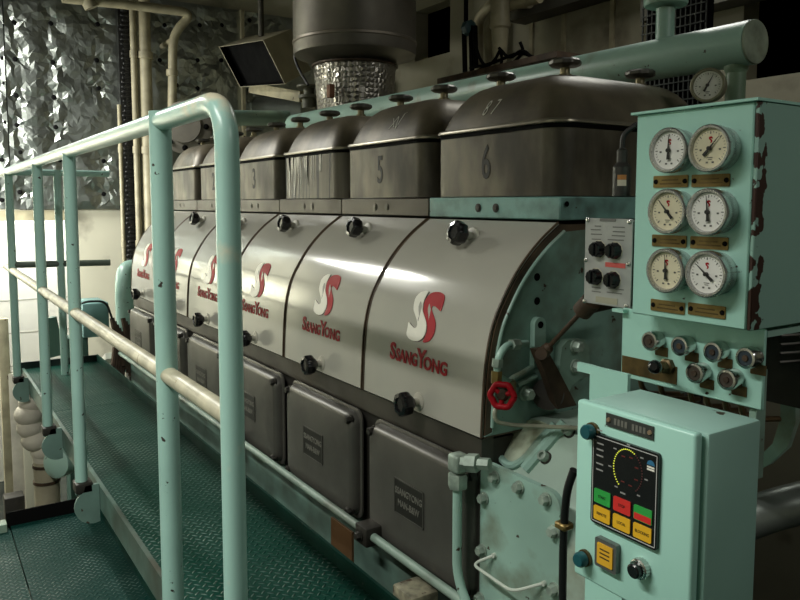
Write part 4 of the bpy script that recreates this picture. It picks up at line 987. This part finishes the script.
def honey():
    m, nt, b = base_mat('honeycomb_wrap'); N, L = nt.nodes, nt.links
    tc = N.new('ShaderNodeTexCoord'); v = N.new('ShaderNodeTexVoronoi'); v.feature = 'DISTANCE_TO_EDGE'; v.inputs['Scale'].default_value = 38; v.inputs['Randomness'].default_value = .45
    L.new(tc.outputs['Object'], v.inputs['Vector']); bp = N.new('ShaderNodeBump'); bp.inputs['Strength'].default_value = 1; bp.inputs['Distance'].default_value = .012
    L.new(v.outputs['Distance'], bp.inputs['Height']); L.new(bp.outputs['Normal'], b.inputs['Normal'])
    b.inputs['Base Color'].default_value = (.36, .34, .30, 1); b.inputs['Metallic'].default_value = .9; b.inputs['Roughness'].default_value = .3; return m
MB().lathe((c0.x, YX, .95), (0, 0, 1), [(Rb * .75, 0), (Rb * .85, .25), (Rb, zb - .99), (Rb, zb - .972)], 40).build('wrap', honey(), bl)
lab(MB().cyl((c0.x, YX, -1.645), (c0.x, YX, .95), Rb * .6, 28).build('outlet_duct', exh_m, bl), 'plain sheet metal duct')
tp = MB(); tp.lathe((c0.x, YX, zb - .035), (0, 0, 1), [(Rb * 1.02, 0), (Rb * 1.05, .004), (Rb * 1.05, .012)], 40); tp.build('clamp_band', rust_m, bl)
q = P(330, 92, 1, YX - Rb); MB().box((q.x - .02, q.y - .012, q.z - .03), (q.x + .02, q.y + .02, q.z + .04), .006).build('rusty_bracket', mat('orange_rust', (.20, .075, .025), .7, var=.3), bl)
# silencer sensor cable
q = P(313, 5, 1, YX - R0 * .8)
rs2 = thing('junction_box', q, 'small junction box with drooping cable on the silencer side', 'junction box')
MB().box((q.x - .05, q.y - .03, q.z - .03), (q.x + .05, q.y + .05, q.z + .03), .006).build('box', mat('grey_brown_box', (.16, .14, .10), .5), rs2)
MB().tube([q, P(313, 18, 1, q.y), P(302, 35, 1, q.y), P(293, 55, 1, q.y), P(300, 72, 1, q.y), P(308, 85, 1, q.y)], .008, 8, .06).build('cable', rubber, rs2)
# valve clutter under the bellows side
q = P(309, 92, 1, 1.9)
mb = MB().lathe((q.x, q.y, q.z - .09), (0, 0, 1), [(.04, 0), (.04, .05), (.06, .055), (.06, .07), (.03, .075), (.03, .11), (.07, .115), (.07, .125)], 20)
tag(mb.build('drain_valve', mat('dim_olive_valve', (.12, .12, .08), .5, var=.2)), 'small olive valve standing beside the wrapped bellows', 'valve')

# ------------------------------------------------------------------ black air outlet box
def pp(x, y, Y): return P(x, y, 1, Y)
YA = 1.9
A_, B_, C_, D_ = pp(219, 47, YA), pp(263, 40, YA), pp(285, 84, YA + .10), pp(240, 87, YA + .10)   # open mouth corners
back = pp(291, 29, YA + .32) - B_
mid = (A_ + B_ + C_ + D_) / 4
ra_ = thing('air_outlet', (mid.x, mid.y, D_.z), 'boxy cream air outlet with black mouth hanging left of the silencer', 'air outlet')
ring_o = [A_, B_, C_, D_]; bu = MB()
bu.loft([ring_o, [p + back for p in ring_o]], caps=False); bu.face(bu.vs([p + back for p in ring_o]))
lip_ = [mid + (p - mid) * .985 for p in ring_o]; bu.loft([ring_o, lip_], caps=False)
bu.build('hood', mat('olive_cream_hood', (.60, .55, .40), .5, var=.1), ra_, smooth=False)
inn = [p + back * .18 for p in lip_]
b2 = MB(); b2.loft([lip_, inn], caps=False); b2.face(b2.vs(inn)); lab(b2.build('mouth', black_m, ra_, smooth=False), 'black open mouth')
lab(MB().bar(pp(252, 88, YA + .2), pp(303, 97, YA + .25), .05, .07).build('mounting_bar', cream_pipe, ra_), 'cream mounting bar')
MB().cyl(A_.lerp(B_, .6) + back * .6, V((A_.lerp(B_, .6) + back * .6).to_tuple()[:2] + (2.79,)), .02).build('hanger', ceil_m, ra_)
# lagged duct under it
tag(MB().tube([P(225, 106, 1, 2.5), P(312, 110, 1, 2.5)], .095, 20).build('foil_duct', foil), 'foil wrapped duct lying under the black mouthed air outlet', 'duct')

# ------------------------------------------------------------------ back wall clutter
YW2 = 3.02
for pts, r, l in (([(478, 92), (478, 18), (492, 4), (530, 2)], .035, 'left cream pipe bending over near the chain hoist'), ([(488, 92), (488, 20), (500, 8), (540, -2)], .028, 'right cream pipe of the bent pair near the chain hoist')):
    tag(MB().tube([P(x, y, 1, YW2 - (.11 if r < .03 else 0)) for x, y in pts], r, 14, .12).cyl(P(pts[0][0], 60, 1, YW2 - (.11 if r < .03 else 0)), V(P(pts[0][0], 60, 1, YW2)[:1] + (YB - .001,) + tuple(P(pts[0][0], 60, 1, YW2))[2:]) if False else P(pts[0][0], 60, 1, YB - .001), .02).build('bent_pipe', cream_pipe), l, 'pipe', 'bent cream pipes on the back wall')
mb = MB().tube([P(500, -8, 1, 2.85), P(500, 24, 1, 2.85)], .055, 16); mb.lathe(P(500, 24, 1, 2.85), (0, 0, -1), [(.06, 0), (.06, .02), (.05, .03), (.035, .26), (.02, .28)], 16)
tag(mb.build('cable_gland_pipe', cream_pipe), 'thick cream pipe ending in a tapered cable entry above the loose cables', 'pipe')
rhh = thing('chain_hoist', P(469, 30, 1, 2.8), 'blue green chain hoist block with hanging chains by the back wall', 'hoist')
q = P(469, 28, 1, 2.8); MB().lathe(q - V((.05, 0, 0)), (1, 0, 0), [(.02, .02), (.045, .03), (.045, .07), (.02, .08)], 8).build('hoist_block', mat('blue_green_hoist', (.03, .09, .10), .4), rhh)
cn = MB()
for x, y1 in ((464, 72), (471, 74), (475, 66)): cn.tube([P(x, 26, 1, 2.8), P(x + 1, y1, 1, 2.8)], .016, 6)
cn.tube([P(466, -5, 1, 2.8), P(466, 24, 1, 2.8)], .014, 6); cn.build('chain', black_m, rhh)
cb = MB()
for pts in ([(500, 50), (503, 62), (490, 78), (478, 84)], [(500, 50), (494, 62), (476, 72)], [(499, 48), (510, 60), (522, 48), (534, 60)], [(474, 40), (482, 66), (500, 70)], [(520, 42), (524, 52), (510, 66)], [(470, 68), (490, 64), (520, 52), (536, 58)]):
    cb.tube([P(x, y, 1, 2.78 + .02 * random.random()) for x, y in pts], .009, 6, .08)
tag(cb.build('loose_cables', black_m), 'tangle of loose black cables below the cream cable entry', 'cables', kind='stuff')
# mesh guard
mg = thing('wire_mesh_guard', P(668, 100, 1, 2.2), 'dark wire mesh guard behind the mint pipe branch', 'mesh guard')
a, b = P(642, -6, 1, 2.2), P(701, 112, 1, 2.2)
MB().box((a.x, 2.23, -1.645), (b.x, 2.25, a.z + .1)).build('backing_sheet', black_m, mg)
g = MB()
for k in range(14): x = a.x + (b.x - a.x) * k / 13; g.box((x, 2.205, .9), (x + .004, 2.21, a.z + .1))
for k in range(26): z = .92 + (a.z - .85) * k / 25; g.box((a.x, 2.20, z), (b.x, 2.205, z + .004))
g.build('wire_grid', mat('dark_wire', (.05, .055, .05), .4, metal=.5), mg)
q = P(706, -6, 1, 2.5); tag(MB().tube([V((q.x, q.y, 2.799)), q, P(702, 8, 1, 2.5), P(696, 22, 1, 2.5)], .025, 8, .02).build('strap', mat('tan_strap', (.25, .18, .09), .7)), 'tan strap end hanging above the mint pipe', 'strap')
# cable ledge below the wall pipes
a, b = P(440, 79, 1, 2.6), P(560, 55, 1, 2.6)
tag(MB().box((a.x, 2.58, a.z - .03), (b.x, YB - .001, a.z)).build('cable_ledge', rust_m), 'rusty brown cable ledge behind the mint pipe', 'ledge')

# ------------------------------------------------------------------ far end things
mb = MB().tube([P(136, 268, 0, -4.45), P(126, 269, 0, -4.4), P(124, 285, 0, -4.35), P(125.5, 330, 0, -4.35), P(126, 372, 0, -4.3)], .050, 20, .10)
tag(mb.build('elbow_pipe', mint), 'fat mint elbow pipe at the far end of the engine', 'pipe')
rbx = thing('pump_box', P(96, 334, 0, -4.9), 'blue green equipment box behind the far end of the walkway', 'equipment box')
a, b = P(82, 304, 0, -4.9), P(110, 336, 0, -4.9)
MB().box((-5.2, a.y, b.z), (-4.9, b.y, a.z), .012, 2).build('casing', mat('blue_green_box', (.16, .30, .29), .45, var=.1), rbx)
MB().tube([P(76, 306, 0, -4.88), P(86, 301.5, 0, -4.88), P(106, 301, 0, -4.88), P(112, 318, 0, -4.88), P(116, 332, 0, -4.88)], .007, 8, .05).build('cable', rubber, rbx)
MB().box((-5.1, a.y - .10, -1.64), (-4.95, b.y - .12, b.z - .0), .01).build('pedestal', mat('dull_green_stand', (.07, .15, .12), .5, var=.2), rbx)
cl = MB()
for k in range(9):
    x, y = 112 + 2.2 * k, 318 + 3.4 * (k % 5); cl.tube([P(x, y, 0, -4.22), P(x + 4, y + 20, 0, -4.2), P(x + 1, y + 48, 0, -4.15)], .013, 6, .03)
tag(cl.build('wiring_bunch', rust_m), 'rusty bunch of pipes and wiring at the far engine end', 'wiring', kind='stuff')
q = P(108, 359, 1, .90)
tag(MB().bar(q + V((-.05, 0, -.02)), q + V((.06, 0, .03)), .05, .035).build('white_fitting', white_e), 'small white fitting beside the far end of the walkway', 'fitting')
br = MB().bar(P(48, 318, 0, -4.75), P(56, 356, 0, -4.75), .03, .09)
tag(br.build('brace', mat('dark_mint_brace', (.10, .20, .16), .45)), 'dark green diagonal brace at the far end of the walkway', 'brace')
# lagged pipe and posts below the walkway
XL = -4.15
rlg = thing('lagged_pipe', P(45, 470, 0, XL), 'bulging white lagged pipe below the far part of the walkway', 'pipe')
pts = [P(47, 398, 0, XL), P(32, 404, 0, XL), P(31, 428, 0, XL), P(42, 446, 0, XL), P(46, 462, 0, XL)]
lg_ = MB().tube(pts, .058, 18, .10)
for (x, y), rr in (((33, 402), .07), ((30, 414), .075), ((31, 427), .068), ((37, 439), .076), ((45, 450), .07)): lg_.sphere(P(x, y, 0, XL), rr, (1, 1, .85))
lg_.build('lagging', lag_m, rlg)
q = P(46, 460, 0, XL); MB().cyl((q.x, q.y, -1.63), (q.x, q.y, q.z), .062, 18).build('bare_pipe', mat('tan_pipe', (.42, .38, .27), .5, var=.2), rlg)
for y in (466, 482): MB().lathe((q.x, q.y, P(46, y, 0, XL).z), (0, 0, 1), [(.066, 0), (.066, .015)], 18).build('clamp_band', rust_m, rlg)
q = P(60, 462, 0, -4.0); tag(MB().lathe(q, (.6, -.7, .1), [(.03, -.05), (.075, -.04), (.075, .03), (.04, .05)], 20).build('globe_valve', mint), 'mint globe valve below the walkway beside the lagged pipe', 'valve')
for x, w, m, l in ((7, .03, cream_pipe, 'narrow cream post at the far left edge'), (16, .035, lag_m, 'pale post second from the left edge'), (29, .045, cream_wall, 'wide cream column left of the lagged pipe')):
    q = P(x, 420, 0, -5.2)
    tag(MB().box((-5.2 - w, q.y - w, -1.64), (-5.2 + w, q.y + w, P(x, 318 if x < 10 else 372, 0, -5.2).z), .006).build('post', m), l, 'post', 'posts below the far doorway')
tag(MB().box((-4.6, P(12, 480, 0, -4.6).y - .05, -1.64), (-4.5, P(22, 480, 0, -4.6).y, P(16, 494, 0, -4.55).z), .006).build('junction_stump', engine_m), 'small dark stump beyond the lower landing', 'stump')

# ------------------------------------------------------------------ light
def area(name, loc, rot, sx, sy, power, col=(1, 1, 1)):
    l = bpy.data.lights.new(name, 'AREA'); l.shape = 'RECTANGLE'; l.size = sx; l.size_y = sy; l.energy = power; l.color = col
    o = bpy.data.objects.new(name, l); o.location = loc; o.rotation_euler = rot; COL.objects.link(o); return o
wht = (1, 1, .93)
area('fluorescent_or_fill_lamp', (-1.05, -.85, 2.15), (radians(-28), 0, 0), 1.3, .2, 92, wht)
area('fluorescent_or_fill_lamp', (-5.0, -.1, 2.35), (radians(-5), 0, 0), 1.15, .07, 66, wht)
area('fluorescent_or_fill_lamp', (1.7, 1.5, 2.4), (0, radians(25), 0), .2, 1.2, 10, wht)  # added fill lamp, out of view, to lift the right-hand sides of the boxes
area('fluorescent_or_fill_lamp', (-5.4, -.5, .95), (radians(72), 0, radians(52)), .8, .2, 60, wht)  # added out of view to brighten the far wall below the foil
area('fluorescent_or_fill_lamp', (-2.1, 2.65, 2.5), (0, radians(-20), 0), .2, .9, 9, wht)  # added unseen lamp to bring up the right side of the air outlet
area('lobby_lamp', (-7.0, .6, 1.05), (0, radians(35), 0), .4, 1.2, 26, (1, 1, .95))
w = bpy.data.worlds.new('world'); w.use_nodes = True; SC.world = w
w.node_tree.nodes['Background'].inputs[0].default_value = (.6, .7, .62, 1); w.node_tree.nodes['Background'].inputs[1].default_value = .0

# ------------------------------------------------------------------ camera
cam = bpy.data.cameras.new('camera'); cam.sensor_width = 36; cam.lens = F * 36 / 800; cam.clip_start = .02; cam.shift_y = (CY - 300) / 800
co = bpy.data.objects.new('camera', cam); COL.objects.link(co)
R = Matrix((( AX[0], AX[1], -AX[2]), (AY[0], AY[1], -AY[2]), (AZ[0], AZ[1], -AZ[2])))
co.matrix_world = Matrix.Translation(CAM) @ R.to_4x4(); SC.camera = co
SC.view_settings.view_transform = 'Standard'; SC.view_settings.look = 'None'; SC.view_settings.gamma = 1; SC.view_settings.use_curve_mapping = False
SC.view_settings.exposure = 0.35
